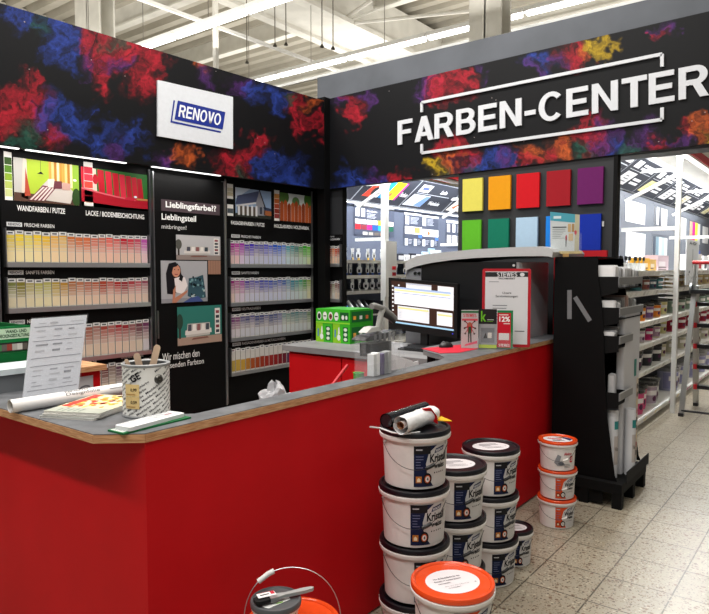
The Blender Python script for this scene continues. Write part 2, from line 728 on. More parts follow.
# fluorescent rows: each fitting is one lamp
def fluorescent(x, z, y0, n, seg, lab):
    for i in range(n):
        ya = y0 + i * seg
        t = thing('fluorescent_lamp', lab, 'ceiling lamp', (x, ya, z), 0, 'fluorescent lamps of the row ' + ('nearer the red counter' if x < 7 else 'further back'))
        b = L()
        b.box((-.05, 0, .05), (.05, seg - .02, .11), '#e8e8e4')
        b.obj('housing', 'white', t)
        b = L()
        b.rbox((-.045, .03, 0), (.045, seg - .05, .05), .02, '#ffffff', axis=1)
        b.obj('tube', 'tube', t)
        b = L()
        b.tube([(0, seg * .5, .1), (0, seg * .5, ZR - z)], .006, '#8d8a84', 5)
        b.obj('hanger', 'metal', t)


fluorescent(6.0, 4.86, 3.4, 5, 1.5, 'glowing fluorescent lamp in the upper left row above the powder-cloud board')
fluorescent(8.35, 4.89, .6, 6, 1.5, 'glowing fluorescent lamp in the row running behind the dark grey beam')
m = MB()
m.box((8.5, -2, 4.78), (8.56, 10, 4.82), '#ffffff')
steel('trim_%d' % k, m, 'white')
k += 1
# small sprinkler heads on drop pipes
for px, py in ((275, 45), (286, 44), (322, 46), (333, 48), (247, 62)):
    p = onp(px, py, 0, 7.4)
    t = MB()
    t.tube([p, (p.x, p.y, 6.9)], .008, '#6b675f', 5)
    t.lathe([(0.001, 0), (.035, .01), (.02, .04), (.008, .06)], '#4b4842', 10)
    for i in range(len(t.v) - 40, len(t.v)):
        t.v[i] = (t.v[i][0] + p.x, t.v[i][1] + p.y, t.v[i][2] + p.z - .03)
    tag(t.obj('sprinkler_head', 'metal'), 'small dark sprinkler head on a thin drop pipe under the roof', 'sprinkler', 'sprinkler heads under the roof')

# =====================================================================
# FASCIAS with powder clouds
# =====================================================================
BK = lin('#08090d')


def blobmap(blobs, px, py, seedv):
    """colour of the print at a picture spot: powder clouds on near-black"""
    q1, q2, q3 = Vector((px * .035, py * .035, seedv)), Vector((px * .10, py * .10, seedv + 3)), Vector((px * .26, py * .26, seedv + 5))
    n1, n2, n3 = noise.noise_vector(q1), noise.noise_vector(q2), noise.noise_vector(q3)
    wx = px + 14 * n1.x + 9 * n2.x + 4.5 * n3.x
    wy = py + 14 * n1.y + 9 * n2.y + 4.5 * n3.y
    c = [BK[0], BK[1], BK[2]]
    fr = noise.fractal(Vector((wx * .09, wy * .09, seedv + 11)), .8, 2.1, 5)
    sh0 = .5 + .5 * noise.fractal(Vector((wx * .13, wy * .13, seedv + 15)), .7, 2.2, 5)
    for bx, by, r, colr in blobs:
        d = math.hypot(wx - bx, wy - by) / r
        if d > 1.7:
            continue
        e = (.97 - d) * 1.1 + fr * .75
        a = max(0, min(1, (e + .25) / .95))
        a = a * a * (3 - 2 * a) * .58 + max(0, min(.26, (1.5 - d) * .3)) * (.5 + sh0 * .5)
        sh = .08 + .95 * max(0, min(1, sh0)) ** 1.1
        for i in range(3):
            c[i] = c[i] * (1 - a) + colr[i] * sh * a
    h = noise.noise(Vector((px * 1.9, py * 1.9, seedv + 30)))
    if h > .80:
        c = [.35, .3, .3]
    return (c[0], c[1], c[2], 1)


RD, BL, PU, GR, OR, YE = [lin(h) for h in ('#c22034', '#2c46a4', '#5a2c78', '#1f5648', '#d8642c', '#d4b028')]
BA = [(20, 14, 15, BL), (37, 24, 11, GR), (60, 25, 20, BL), (60, 45, 15, BL), (66, 62, 9, BL), (92, 55, 13, PU), (112, 46, 20, RD), (84, 42, 12, RD), (116, 40, 10, GR),
      (132, 52, 14, RD), (146, 80, 15, RD), (108, 75, 13, RD), (156, 60, 12, RD), (104, 92, 8, RD), (122, 68, 12, PU), (205, 66, 10, OR), (208, 78, 11, PU), (128, 60, 9, RD),
      (24, 104, 22, RD), (6, 122, 16, RD), (34, 84, 10, RD), (40, 112, 13, PU), (52, 106, 12, BL), (28, 130, 14, GR), (18, 143, 10, GR), (50, 136, 12, RD), (2, 140, 6, RD),
      (72, 130, 18, BL), (76, 114, 12, BL), (100, 146, 16, BL), (130, 138, 15, BL), (118, 152, 12, PU), (164, 160, 12, PU), (174, 151, 9, OR), (188, 160, 8, OR), (183, 150, 6, OR),
      (234, 166, 18, RD), (252, 150, 11, RD), (252, 138, 6, RD), (220, 155, 12, RD), (243, 175, 9, GR), (262, 158, 8, BL), (274, 172, 13, BL), (300, 178, 14, BL), (288, 184, 12, BL),
      (245, 84, 13, PU), (258, 90, 12, BL), (277, 98, 13, BL), (276, 112, 8, BL), (300, 104, 12, RD), (318, 102, 8, OR), (304, 122, 11, RD), (300, 136, 8, RD), (319, 122, 8, RD), (321, 142, 5, RD), (290, 100, 6, GR)]
BB = [(338, 102, 9, PU), (350, 104, 10, RD), (345, 116, 7, RD), (366, 97, 9, PU), (340, 176, 9, BL), (345, 184, 10, BL), (362, 178, 11, BL), (374, 176, 8, PU), (393, 172, 9, RD), (402, 180, 8, RD), (385, 181, 8, BL),
      (430, 86, 12, PU), (440, 88, 14, RD), (436, 99, 7, RD), (455, 78, 13, RD), (418, 90, 10, PU), (436, 169, 11, YE), (430, 164, 7, YE), (438, 153, 9, RD), (454, 150, 12, RD), (452, 163, 10, OR), (447, 172, 8, GR), (470, 168, 9, PU), (470, 158, 10, RD), (476, 170, 9, GR),
      (462, 74, 7, RD), (478, 72, 5, PU), (545, 62, 12, BL), (540, 70, 8, PU), (570, 58, 14, RD), (582, 50, 12, RD), (588, 54, 8, OR), (597, 43, 8, YE), (606, 45, 7, YE), (572, 70, 8, RD), (560, 63, 9, PU), (668, 26, 8, PU), (664, 30, 5, RD),
      (484, 164, 13, BL), (498, 162, 10, BL), (508, 158, 9, PU), (512, 170, 10, BL), (535, 156, 10, OR), (530, 162, 8, RD), (562, 146, 15, OR), (552, 156, 11, RD), (566, 158, 9, OR), (580, 134, 12, RD), (590, 126, 10, RD), (600, 130, 8, PU), (594, 140, 11, RD), (588, 153, 10, GR),
      (604, 140, 12, PU), (616, 142, 11, BL), (612, 132, 8, PU), (636, 146, 10, PU), (652, 138, 11, PU), (662, 148, 9, RD), (628, 150, 10, GR), (690, 130, 10, RD), (698, 138, 12, OR), (706, 126, 9, OR), (680, 142, 9, PU), (712, 140, 8, YE)]


def fascia(name, axis, v, corners, blobs, seedv, nu, nv, thick, extra, label):
    """corners: four picture points tl, tr, br, bl -> world quad on the plane"""
    q = [onp(a, b, axis, v) for a, b in corners]
    t = thing(name, label, 'sign board', tuple((q[2] + q[3]) / 2))
    m = MB()
    m.flatart = True
    vs, fs, cs = [], [], []
    for j in range(nv + 1):
        for i in range(nu + 1):
            s, r = i / nu, j / nv
            top = corners[0][0] * (1 - s) + corners[1][0] * s, corners[0][1] * (1 - s) + corners[1][1] * s
            p = (q[0].lerp(q[1], s)).lerp(q[3].lerp(q[2], s), r)
            vs.append(tuple(p))
    for j in range(nv):
        for i in range(nu):
            fs.append((j * (nu + 1) + i, (j + 1) * (nu + 1) + i, (j + 1) * (nu + 1) + i + 1, j * (nu + 1) + i + 1))
            c = vs[fs[-1][0]]
            v3 = Vector(c) - _C
            z = v3.dot(_F)
            cs.append(blobmap(blobs, 354.5 + FPX * v3.dot(_R) / z, 307 - FPX * v3.dot(_U) / z, seedv))
    m.add(vs, fs, cs)
    m.obj('printed_face', 'print', t)
    m = MB()
    d = Vector((0, 0, 0))
    d[axis] = thick
    off = Vector((0, 0, 0))
    off[axis] = .002
    m.slab([p + off for p in q], d, '#17181c')
    m.obj('board', 'matte', t)
    extra(t, q)
    return t


FA, FB = 4.25, 5.1


def extra_a(t, q):
    # LED battens tucked under the board
    for x0, x1 in ((27, 127), (153, 221), (-60, 20)):
        p0, p1 = onp(x0, 146, 1, FA), onp(x1, 160, 1, FA)
        b = MB()
        s0, s1 = (p0.x - q[3].x) / (q[2].x - q[3].x), (p1.x - q[3].x) / (q[2].x - q[3].x)
        z0, z1 = q[3].lerp(q[2], s0).z, q[3].lerp(q[2], s1).z
        b.slab([(p0.x, FA + .004, z0 - .008), (p1.x, FA + .004, z1 - .008), (p1.x, FA + .03, z1 - .008), (p0.x, FA + .03, z0 - .008)], (0, 0, .007), '#ffffff')
        o = b.obj('light_strip', 'led', t)
        o['label'] = 'glowing white light strip'
        area('strip_light', ((p0.x + p1.x) / 2, FA + .02, (z0 + z1) / 2 - .02), p1.x - p0.x, .03, 1.6, (1, .97, .92), (.25, 0, 0))


# extend the left board a little out of the picture
fascia('powder_cloud_sign_board', 1, FA, ((-60, 3.4 - .302 * 61.7), (325, 101), (325, 189.1), (-60, 145.6 - .1354 * 63.4)), BA, 1.0, 460, 150, .05, extra_a,
       'long black overhead board with coloured powder clouds carrying the white logo plaque')


def extra_b(t, q):
    def P(x, y, l=0.0):
        return onp(x, y, 0, FB - .012 - l)
    # raised white letters, one mesh per letter
    tl, tr, bl, br = [onp(a, c, 0, FB - .016) for a, c in ((397.5, 121), (709, 62.5), (397.5, 145), (709, 95))]
    ls, w = block_letters('FARBEN-CENTER', .1)
    for polys in ls:
        b = MB()
        for n_, pg in enumerate(polys):
            pts = []
            for u, v in pg:
                p = bl.lerp(br, u / w).lerp(tl.lerp(tr, u / w), v)
                pts.append((FB - .016 - .00015 * n_, p.y, p.z))
            b.slab(pts, (.014, 0, 0), '#cfd2d8')
        b.obj('letter', 'plastic', t)
    for path in (((421.5, 112), (421.5, 102.5), (662, 54), (662, 66.5)), ((421.5, 144), (421.5, 153), (662, 119.5), (662, 107.5))):
        b = MB()
        w = .02
        pts = [onp(a, c, 0, FB - .016) for a, c in path]
        for a, c in zip(pts, pts[1:]):
            a, c = Vector((FB - .01, a.y, a.z)), Vector((FB - .01, c.y, c.z))
            b.bar(a, c, .016, .024, '#cfd2d8')
        b.obj('bracket', 'plastic', t)


fascia('shop_sign_board', 0, FB, ((328, 99), (760, -.5), (760, 137.5), (328, 189)), BB, 5.0, 500, 150, .05, extra_b,
       'long black overhead board with powder clouds reading FARBEN-CENTER in raised white letters')

# white logo plaque hanging on the left board
t = thing('logo_plaque', 'white square plaque with a blue tilted RENOVO logo on the overhead board', 'sign', (3.44, FA - .03, 2.57))
m = MB()
pq = [onp(158, 80, 1, FA - .02), onp(233, 97, 1, FA - .02), onp(233, 149, 1, FA - .02), onp(158, 136, 1, FA - .02)]
m.slab(pq, (0, .015, 0), '#dfe3ea')
m.obj('panel', 'plastic', t)
A = Art()
A.poly([(.150, .152), (.182, .305), (.668, .292), (.640, .145)], '#22348f', 2)
A.poly([(.112, .122), (.142, .30), (.156, .30), (.128, .137), (.62, .128), (.617, .114)], '#22348f', 1)
A.block('RENOVO', .185, .180, .610, .276, '#f2f4fa', 3, .04, -.008)
fn = lambda u, v, l: tuple(Vector((pq[3].lerp(pq[2], u / .755)).lerp(pq[0].lerp(pq[1], u / .755), v / .43)) - Vector((0, .001 + EPS * l, 0)))
art_obj(A, fn, 'logo', t)

# corner post and grey box beam above the right board
m = MB()
m.box((5.02, 4.24, 0), (5.1, 4.34, 3.26), '#111')
struct(m.obj('trim_%d' % k, 'black'))
k += 1
m = MB()
m.box((5.28, -.6, 2.42), (5.5, 4.56, 3.56), '#ffffff')
struct(m.obj('trim_%d' % k, 'beam'))
k += 1

# =====================================================================
# WALL A with colour panels
# =====================================================================
WA = 4.40
m = MB()
m.box((.6, WA + .02, 0), (5.12, WA + .12, 3.1), '#ffffff')
struct(m.obj('wall_rear', 'black'))


def wa(u0, z0):
    return plane_fn((u0, WA, z0), (1, 0, 0), (0, 0, 1), (0, -1, 0))


wfn = plane_fn((0, WA, 0), (1, 0, 0), (0, 0, 1), (0, -1, 0))


def panel(x0, x1, z0, z1, label):
    t = thing('display_panel', label, 'display panel', ((x0 + x1) / 2, WA, z0))
    m = MB()
    m.box((x0, WA, z0), (x1, WA + .018, z1), '#fff')
    m.obj('board', 'black', t)
    for xx in (x0, x1)[(0 if x0 > 3 else 1):]:
        m = MB()
        m.box((xx - .006, WA - .014, z0), (xx + .006, WA - .001, z1), '#8b8d90')
        m.obj('edge_profile', 'metal', t)
    return t


PL = panel(1.955, 3.075, .35, 2.325, 'tall black colour panel at left headed WANDFARBEN / PUTZE and LACKE')
PM = thing('sliding_door_panel', 'black door panel printed Lieblingsfarbe?? with three room photos', 'display panel', (3.47, WA - .05, .35))
PR = panel(3.85, 4.995, .35, 2.335, 'tall black colour panel headed FASSADENFARBEN / PUTZE and HOLZLASUREN with blue and green cards')
P0 = panel(.85, 1.93, .35, 2.325, 'black colour panel at the left edge of the photo')
m = MB()
m.box((3.09, WA - .04, .35), (3.80, WA - .012, 2.30), '#fff')
m.obj('board', 'black', PM)
m = MB()
m.box((3.078, WA - .05, .35), (3.089, WA - .01, 2.31), '#77797c')
m.obj('edge_profile', 'metal', PM)
m = MB()
m.box((3.802, WA - .05, .35), (3.815, WA - .01, 2.31), '#aaabad')
m.obj('edge_profile', 'metal', PM)
m = MB()
m.box((3.097, WA - .052, 1.0), (3.112, WA - .041, 1.22), '#77797c')
m.obj('handle', 'metal', PM)
AM = plane_fn((-.031, WA - .042, 0), (1, 0, 0), (0, 0, 1), (0, -1, 0))


def part_art(A, fn, name, t, label=None):
    return art_obj(A, fn, name, t, 'print', label)


# headings: every printed heading is a part of its own
def lettering(host, fn, rows):
    for r in rows:
        A = Art()
        for kind, *a in r:
            getattr(A, kind)(*a)
        part_art(A, fn, 'printed_lettering', host)


def row_head(x, z, s, x1, col='#e8e8e8'):
    return [('rect', x, z - .002, x + .1, z + .026, '#cfd1d4', 1), ('text', 'RENOVO', x + .01, z + .004, x + .09, z + .02, '#1b1b1f', 2, .02), ('text', s, x + .115, z, x1, z + .024, col, 1, .01)]


W0 = '#f0f0f0'
lettering(PL, wfn, [[('text', 'WANDFARBEN / PUTZE', 2.06, 1.935, 2.39, 1.972, W0, 1, .02)], [('text', 'LACKE / BODENBESCHICHTUNG', 2.545, 1.935, 3.03, 1.972, W0, 1, .02)]]
          + [row_head(1.99, z, s, x1) for z, s, x1 in ((1.832, 'FRISCHE FARBEN', 2.31), (1.515, 'SANFTE FARBEN', 2.30), (1.185, 'NEUTRALFARBEN', 2.32), (.866, 'NATURFARBEN', 2.60))]
          + [[('text', 'WEISSTÖNE', 2.8, .866, 3.0, .882, '#e8e8e8', 1, .01)]])
lettering(PR, wfn, [[('text', 'FASSADENFARBEN / PUTZE', 3.92, 1.945, 4.33, 1.978, W0, 1, .02)], [('text', 'HOLZLASUREN / HOLZFARBEN', 4.46, 1.945, 4.95, 1.978, W0, 1, .02)]]
          + [row_head(3.92, z, s, x1, '#d8d8dc') for z, s, x1 in ((1.832, 'FRISCHE FARBEN', 4.28), (1.503, 'SANFTE FARBEN', 4.25), (1.175, 'NEUTRALFARBEN', 4.27), (.86, 'FASSADENFARBEN & METALLFARBEN', 4.6))])
lettering(PM, AM, [[('rect', 3.188, 2.01, 3.785, 2.102, '#4d4046', 1), ('text', 'Lieblingsfarbe??', 3.23, 2.025, 3.745, 2.09, W0, 2, .03)],
                   [('text', 'Lieblingsteil', 3.19, 1.925, 3.53, 1.99, W0, 1, .025)], [('text', 'mitbringen!', 3.19, 1.86, 3.43, 1.905, '#e0e0e0', 1, .0)],
                   [('text', 'Wir mischen den', 3.175, .815, 3.545, .875, '#e8e8e8', 1, .0)], [('text', 'passenden Farbton', 3.175, .735, 3.59, .795, '#e8e8e8', 1, .0)]])


# ---- poster pictures (flat prints) ----
def pic(name, host, fn, u0, v0, u1, v1, draw, label):
    """draw(A) paints in a 0..1 box"""
    A = Art()
    draw(A)
    W, H = u1 - u0, v1 - v0
    A.clip(0, 0, 1, 1)
    for k2, (vs, fs, col, lay) in enumerate(A.items):
        A.items[k2] = ([(u0 + a * W, v0 + b * H) for a, b in vs], fs, col, lay)
    o = art_obj(A, fn, name, host, 'print', label)
    return o


def bedroom(A):
    A.rect(0, 0, 1, 1, '#a9c23a', 1)
    A.poly([(0, 0), (.22, .0), (.18, 1), (0, 1)], '#b9b6b2', 2)
    A.poly([(.10, .1), (.2, .05), (.19, .98), (.14, 1)], '#d7c8b8', 3)
    A.poly([(.15, .12), (.24, .15), (.2, .5), (.17, .8)], '#b04a34', 4)
    for i in range(9):
        A.rect(.52 + i * .042, .42, .558 + i * .042, 1, ['#d9a04a', '#e8c888', '#b97a30', '#efdcae', '#c98f3c'][i % 5], 3)
    A.rect(.9, .3, 1, 1, '#8fb53a', 2)
    A.poly([(0, 0), (1, 0), (1, .18), (0, .2)], '#5a3f34', 3)
    A.poly([(.30, .08), (.85, .03), (.92, .3), (.8, .5), (.5, .56), (.38, .36)], '#cfc6bf', 5)
    A.poly([(.2, .03), (.45, .05), (.62, .38), (.42, .42)], '#7a3b48', 6)
    for i in range(4):
        A.poly([(.22 + i * .06, .05), (.25 + i * .06, .05), (.45 + i * .05, .38), (.42 + i * .05, .38)], '#e6d6d2', 7)
    A.poly([(.5, .38), (.62, .4), (.6, .6), (.5, .58)], '#e8ddd0', 7)
    A.poly([(.58, .36), (.72, .38), (.72, .56), (.6, .55)], '#6d3a44', 8)
    A.poly([(.72, .35), (.85, .36), (.86, .52), (.73, .54)], '#c9a095', 8)
    A.poly([(.34, .68), (.44, .68), (.40, .74)], '#1c1c20', 6)
    A.rect(.392, .74, .397, 1, '#1c1c20', 6)
    A.disc(.95, .2, .07, .22, '#2f4a22', 7)
    A.disc(.93, .62, .03, .03, '#f4f0e0', 7)


def red_chair(A):
    A.rect(0, 0, 1, 1, '#2e6b30', 1)
    A.rect(0, 0, 1, .25, '#5b8a4a', 1)
    for i in range(9):
        x = .02 + i * .125 * (1 - i * .02)
        A.poly([(x, .18), (x + .085, .16), (x + .07 - i * .003, 1.0 - i * .015), (x - .03, 1.02 - i * .02)], ['#c31c30', '#e3c7b8', '#b21528', '#c9233a', '#b8182c', '#cf2a42', '#b3162a', '#c11d33', '#aa1226'][i], 2)
    A.disc(.2, .72, .04, .13, '#b51a2c', 3)
    A.poly([(.0, .12), (0, .48), (.2, .38), (.5, .3), (.8, .26), (1, .28), (1, .06), (.6, .06), (.3, .1)], '#a91226', 4)
    A.poly([(0, .48), (.2, .42), (.5, .34), (.8, .28), (.8, .25), (.5, .3), (.2, .38), (0, .44)], '#d65a68', 5)
    A.poly([(.6, .25), (.68, .35), (.8, .33), (.78, .25)], '#c0203a', 6)
    A.disc(.8, .36, .025, .03, '#d8e2f0', 7)
    A.rect(.82, .28, 1, .33, '#b97a48', 6)


def house(A):
    A.rect(0, 0, 1, 1, '#8fa6c8', 1)
    A.poly([(0, .6), (.4, 1), (0, 1)], '#c3cfe0', 2)
    A.rect(0, 0, 1, .12, '#32352f', 2)
    A.poly([(.0, .42), (.05, .72), (.65, .97), (.58, .52)], '#4a5270', 3)
    A.poly([(.58, .1), (.56, .55), (.66, .97), (.82, .35), (.82, .1)], '#8f8f98', 4)
    A.poly([(.64, 1), (.67, 1), (.85, .36), (.82, .33)], '#2c2f3a', 5)
    A.poly([(.02, .4), (.56, .56), (.56, .5), (.02, .34)], '#d9dade', 5)
    A.rect(.05, .08, .58, .38, '#5a5048', 4)
    for i in range(5):
        A.rect(.06 + i * .12, .06, .115 + i * .12, .42, '#dcdcdf', 5)
    A.rect(.66, .15, .73, .4, '#3d4250', 6)
    A.poly([(.78, .3), (1, .28), (1, .12), (.78, .12)], '#a5603a', 4)
    A.poly([(.76, .42), (1, .38), (1, .28), (.8, .3)], '#37425c', 5)


def fence(A):
    A.rect(0, 0, 1, 1, '#cfd6d4', 1)
    A.disc(.12, .85, .16, .25, '#4d7034', 2)
    A.disc(.92, .85, .15, .3, '#3f6a2c', 2)
    A.disc(.5, .72, .12, .18, '#5a7c48', 2)
    for i in range(9):
        x = i * .115
        h = .62 + .06 * math.sin(i * 2.1)
        A.poly([(x, 0), (x + .108, 0), (x + .108, h), (x + .054, h + .1), (x, h)], ['#a34a22', '#b0542a', '#8f3c1a', '#b85c30'][i % 4], 3)


def sofa_pic(wall, floor_c, sofa='#b9b4b0'):
    def f(A):
        A.rect(0, 0, 1, 1, wall, 1)
        A.rect(0, 0, 1, .2, floor_c, 2)
        A.poly([(.18, .2), (.72, .22), (.72, .55), (.22, .55)], sofa, 3)
        A.poly([(.16, .26), (.76, .28), (.75, .4), (.17, .38)], '#d6d0cc', 4)
        for i, c in enumerate(('#4a4a56', '#e6e0dc', '#8a5a5a', '#e2dcd6', '#3f4650')):
            A.poly([(.22 + i * .1, .36), (.30 + i * .1, .36), (.30 + i * .1, .53), (.23 + i * .1, .53)], c, 5)
        A.rect(.84, .22, .96, .92, '#dcd8d4', 3)
        for i in range(5):
            A.rect(.86, .26 + i * .13, .94, .34 + i * .13, ['#3a3d48', '#7a3038', '#50545e', '#2b3038', '#8b4048'][i], 4)
        A.disc(.05, .62, .07, .2, '#2c4238' if wall != '#b9b7ba' else '#55554f', 3)
        A.rect(.03, .18, .07, .45, '#3a342e', 3)
        A.poly([(.3, .12), (.7, .14), (.66, .18), (.34, .17)], '#7a5048', 4)
    return f


def woman_pic(A):
    A.rect(0, 0, 1, 1, '#a6a5aa', 1)
    A.rect(0, 0, 1, .1, '#8d8c92', 2)
    # long dark hair, face, top, arms, jeans, cushion
    A.poly([(.12, .22), (.1, .7), (.16, .93), (.3, .97), (.4, .86), (.44, .55), (.4, .3), (.25, .2)], '#17141a', 3)
    A.disc(.31, .76, .09, .15, '#c98a70', 4)
    A.poly([(.19, .85), (.26, .95), (.36, .93), (.33, .87), (.25, .84), (.22, .7)], '#17141a', 5)
    A.poly([(.27, .69), (.35, .68), (.34, .665), (.29, .665)], '#8e3038', 5)
    A.disc(.28, .79, .013, .012, '#1c1512', 5)
    A.disc(.36, .785, .013, .012, '#1c1512', 5)
    A.poly([(.27, .58), (.4, .62), (.5, .6), (.55, .4), (.45, .2), (.3, .25)], '#e6dcdc', 4)
    A.poly([(.36, .56), (.42, .68), (.46, .62), (.43, .5)], '#17141a', 6)
    A.poly([(.24, .3), (.3, .42), (.28, .12), (.55, .3), (.54, .24), (.3, 0), (.22, 0)], '#b97b62', 6)
    A.poly([(.55, .15), (.58, .58), (.74, .6), (.9, .66), (.94, .3), (.96, .1), (.7, .06)], '#33505c', 5)
    r = random.Random(3)
    for i in range(26):
        A.disc(r.uniform(.6, .92), r.uniform(.12, .6), r.uniform(.012, .03), r.uniform(.02, .04), r.choice(['#b8c6c4', '#1b2a32', '#6f949a']), 6, 8)
    A.poly([(.45, 0), (.6, .1), (.78, .14), (.9, 0)], '#3f4f86', 7)


pic('poster', PL, wfn, 2.045, 2.0, 2.497, 2.283, bedroom, 'photo of a bedroom with lime green wall')
pic('poster', PL, wfn, 2.515, 2.0, 3.062, 2.28, red_chair, 'photo of a red slatted garden chair')
pic('poster', PR, wfn, 3.972, 2.02, 4.42, 2.278, house, 'photo of a grey-roofed house')
pic('poster', PR, wfn, 4.54, 2.015, 4.985, 2.285, fence, 'photo of a reddish wooden fence')
AM2 = plane_fn((-.033, WA - .0445, 0), (1, 0, 0), (0, 0, 1), (0, -1, 0))
pic('poster', PM, AM2, 3.325, 1.625, 3.787, 1.828, sofa_pic('#b9b7ba', '#8d7f7a'), 'photo of a pale sofa on a white wall')
pic('poster', PM, AM2, 3.65, 1.505, 3.787, 1.622, lambda A: (A.rect(0, 0, 1, 1, '#9a7462', 1), [A.rect(.18 + i * .2, 0, .2 + i * .2, 1, '#7d5b4c', 2) for i in range(4)]), 'brown wood sample print')
pic('poster', PM, AM2, 3.175, 1.277, 3.64, 1.617, woman_pic, 'photo of a dark-haired woman with a patterned cushion')
pic('poster', PM, AM2, 3.325, .922, 3.79, 1.24, sofa_pic('#2f7269', '#a58a7c'), 'photo of a pale sofa on a teal wall')


def stripcard(cols, x0, z0, z1, w, host):
    A = Art()
    A.rect(x0, z0, x0 + w, z1, '#e9e7e4', 3)
    n = len(cols)
    h = (z1 - z0 - .055) / n
    for i, c in enumerate(cols):
        A.rect(x0 + .002, z1 - .035 - (i + 1) * h + .004, x0 + w - .002, z1 - .035 - i * h, c, 4)
    art_obj(A, wfn, 'colour_card_print', host)


stripcard(['#2f4a1c', '#4f7a22', '#7d9c2c', '#a9b85c', '#c4cc8a'], 1.985, 2.0, 2.312, .05, PL)
stripcard(['#c2263c', '#cc3548', '#d2483c', '#dd8068', '#e5a590'], 2.535, 2.005, 2.318, .07, PL)
stripcard(['#c9c2ae', '#bdb49a'], 3.875, 2.17, 2.3, .07, PR)
stripcard(['#50575e'], 3.875, 2.02, 2.12, .07, PR)
stripcard(['#c98a48', '#b5602c', '#a8482a', '#8a3424', '#8d3a3a'], 4.46, 2.01, 2.30, .07, PR)


# ---- racks of colour cards ----
def grad(stops, t):
    t = max(0, min(.9999, t)) * (len(stops) - 1)
    i = int(t)
    return mix(stops[i], stops[i + 1], t - i)


def colour_word(c):
    import colorsys
    srgb = [min(1, max(0, v)) ** (1 / 2.2) for v in c[:3]]
    h, s, v = colorsys.rgb_to_hsv(*srgb)
    tone = 'pale ' if v > .8 and s < .35 else ('dark ' if v < .4 else '')
    if s < .12:
        return tone + 'grey'
    for lim, w in ((.03, 'red'), (.075, 'orange-brown'), (.12, 'amber'), (.19, 'yellow'), (.42, 'green'), (.52, 'turquoise'), (.68, 'blue'), (.78, 'violet'), (.9, 'magenta'), (.97, 'pink'), (1.01, 'red')):
        if h < lim:
            return tone + w
    return tone


ORD = ['first', 'second', 'third', 'fourth', 'fifth', 'sixth', 'seventh', 'eighth', 'ninth', 'tenth', 'eleventh', 'twelfth', 'thirteenth', 'fourteenth', 'fifteenth', 'sixteenth', 'seventeenth', 'eighteenth', 'nineteenth']


def card_rack(axis, base, x0, x1, z0, z1, n, deep, rowname, seed, bands=6, half=False, skip=None):
    """a clear-fronted rack with n hanging colour cards; axis 1: wall facing -Y, axis 0: wall facing -X"""
    def W(a, d, z):
        return (a, base - d, z) if axis == 1 else (base - d, a, z)

    def bx(m, a0, a1, d0, d1, za, zb, col):
        m.box(W(a0, d0, za), W(a1, d1, zb), col)
    t = thing('card_rack', 'grey metal card rack for the %s' % rowname, 'rack', W((x0 + x1) / 2, 0, z0 - .02))
    m = MB()
    bx(m, x0, x1, .001, .035, z0 - .028, z0 - .018, '#9a9b9e')
    bx(m, x0, x1, .03, .036, z0 - .028, z0 + .004, '#c9cacc')
    m.obj('tray', 'metal', t)
    for e in (x0, x1):
        m = MB()
        bx(m, e - .004, e + .004, .001, .036, z0 - .028, z1 + .01, '#85868a')
        m.obj('side_plate', 'metal', t)
    r = random.Random(seed)
    w = (x1 - x0 - .016) / n
    sgn = 1 if axis == 1 else -1
    for i in range(n):
        tt = (i + .5) / n
        if axis == 0:
            tt = 1 - tt
        c = grad(deep, tt)
        a0 = x0 + .008 + i * w + w * .04
        a1 = a0 + w * .92
        zt = z1 - .005 + r.uniform(-.004, .006)
        A = Art()
        A.rect(0, 0, a1 - a0, zt - z0, '#c9c6c0', 0)
        Wd, H = a1 - a0, zt - z0
        A.rect(.002, H - .022, Wd - .002, H - .002, '#d9dadc', 1)
        A.rect(Wd * .2, H - .017, Wd * .8, H - .007, '#4a4c52', 2)
        top = H - .026
        if half:
            A.rect(.002, .012, Wd - .002, H * .52, c, 1)
            A.rect(.002, H * .52, Wd - .002, top, '#c4c2be', 1)
        else:
            hb = [r.uniform(.6, 1.2) for _ in range(bands - 1)]
            sm = sum(hb)
            usable = (top - .01) * .62
            z = top
            j0 = r.uniform(-.08, .1)
            ca = tuple(max(0, v * r.uniform(.85, 1.15) * (1.15 if v > sum(c[:3]) / 3 else .6)) for v in c[:3])
            for j in range(bands - 1):
                h = usable * hb[j] / sm
                f = j / (bands - 1)
                cc = mix(ca, (.82, .76, .66), max(0, min(.6, f * .55 + j0 + r.uniform(-.06, .06))))
                A.rect(.001, z - h + .003, Wd - .001, z, cc, 1)
                z -= h
            A.rect(.002, .008, Wd - .002, z, mix(ca, (.84, .74, .58) if sum(c[:3]) and c[0] > c[2] * 1.3 else (.76, .76, .76), .62), 1)
        pl = plane_fn(W(a0 if axis == 1 else a1, .012, z0), (1, 0, 0) if axis == 1 else (0, -1, 0), (0, 0, 1), (0, -1, 0) if axis == 1 else (-1, 0, 0))
        b = MB()
        b.art(A, pl)
        # card body
        p = [W(a0, .002, z0), W(a1, .011, zt)]
        b.box(p[0], p[1], '#8f8c86')
        b.flatart = True
        pos = ORD[i if axis == 1 else n - 1 - i]
        o = b.obj('colour_card', 'print', loc=W((a0 + a1) / 2, .006, z0))
        tag(o, '%s colour card, %s from left in the %s' % (colour_word(c), pos, rowname), 'colour card', rowname)


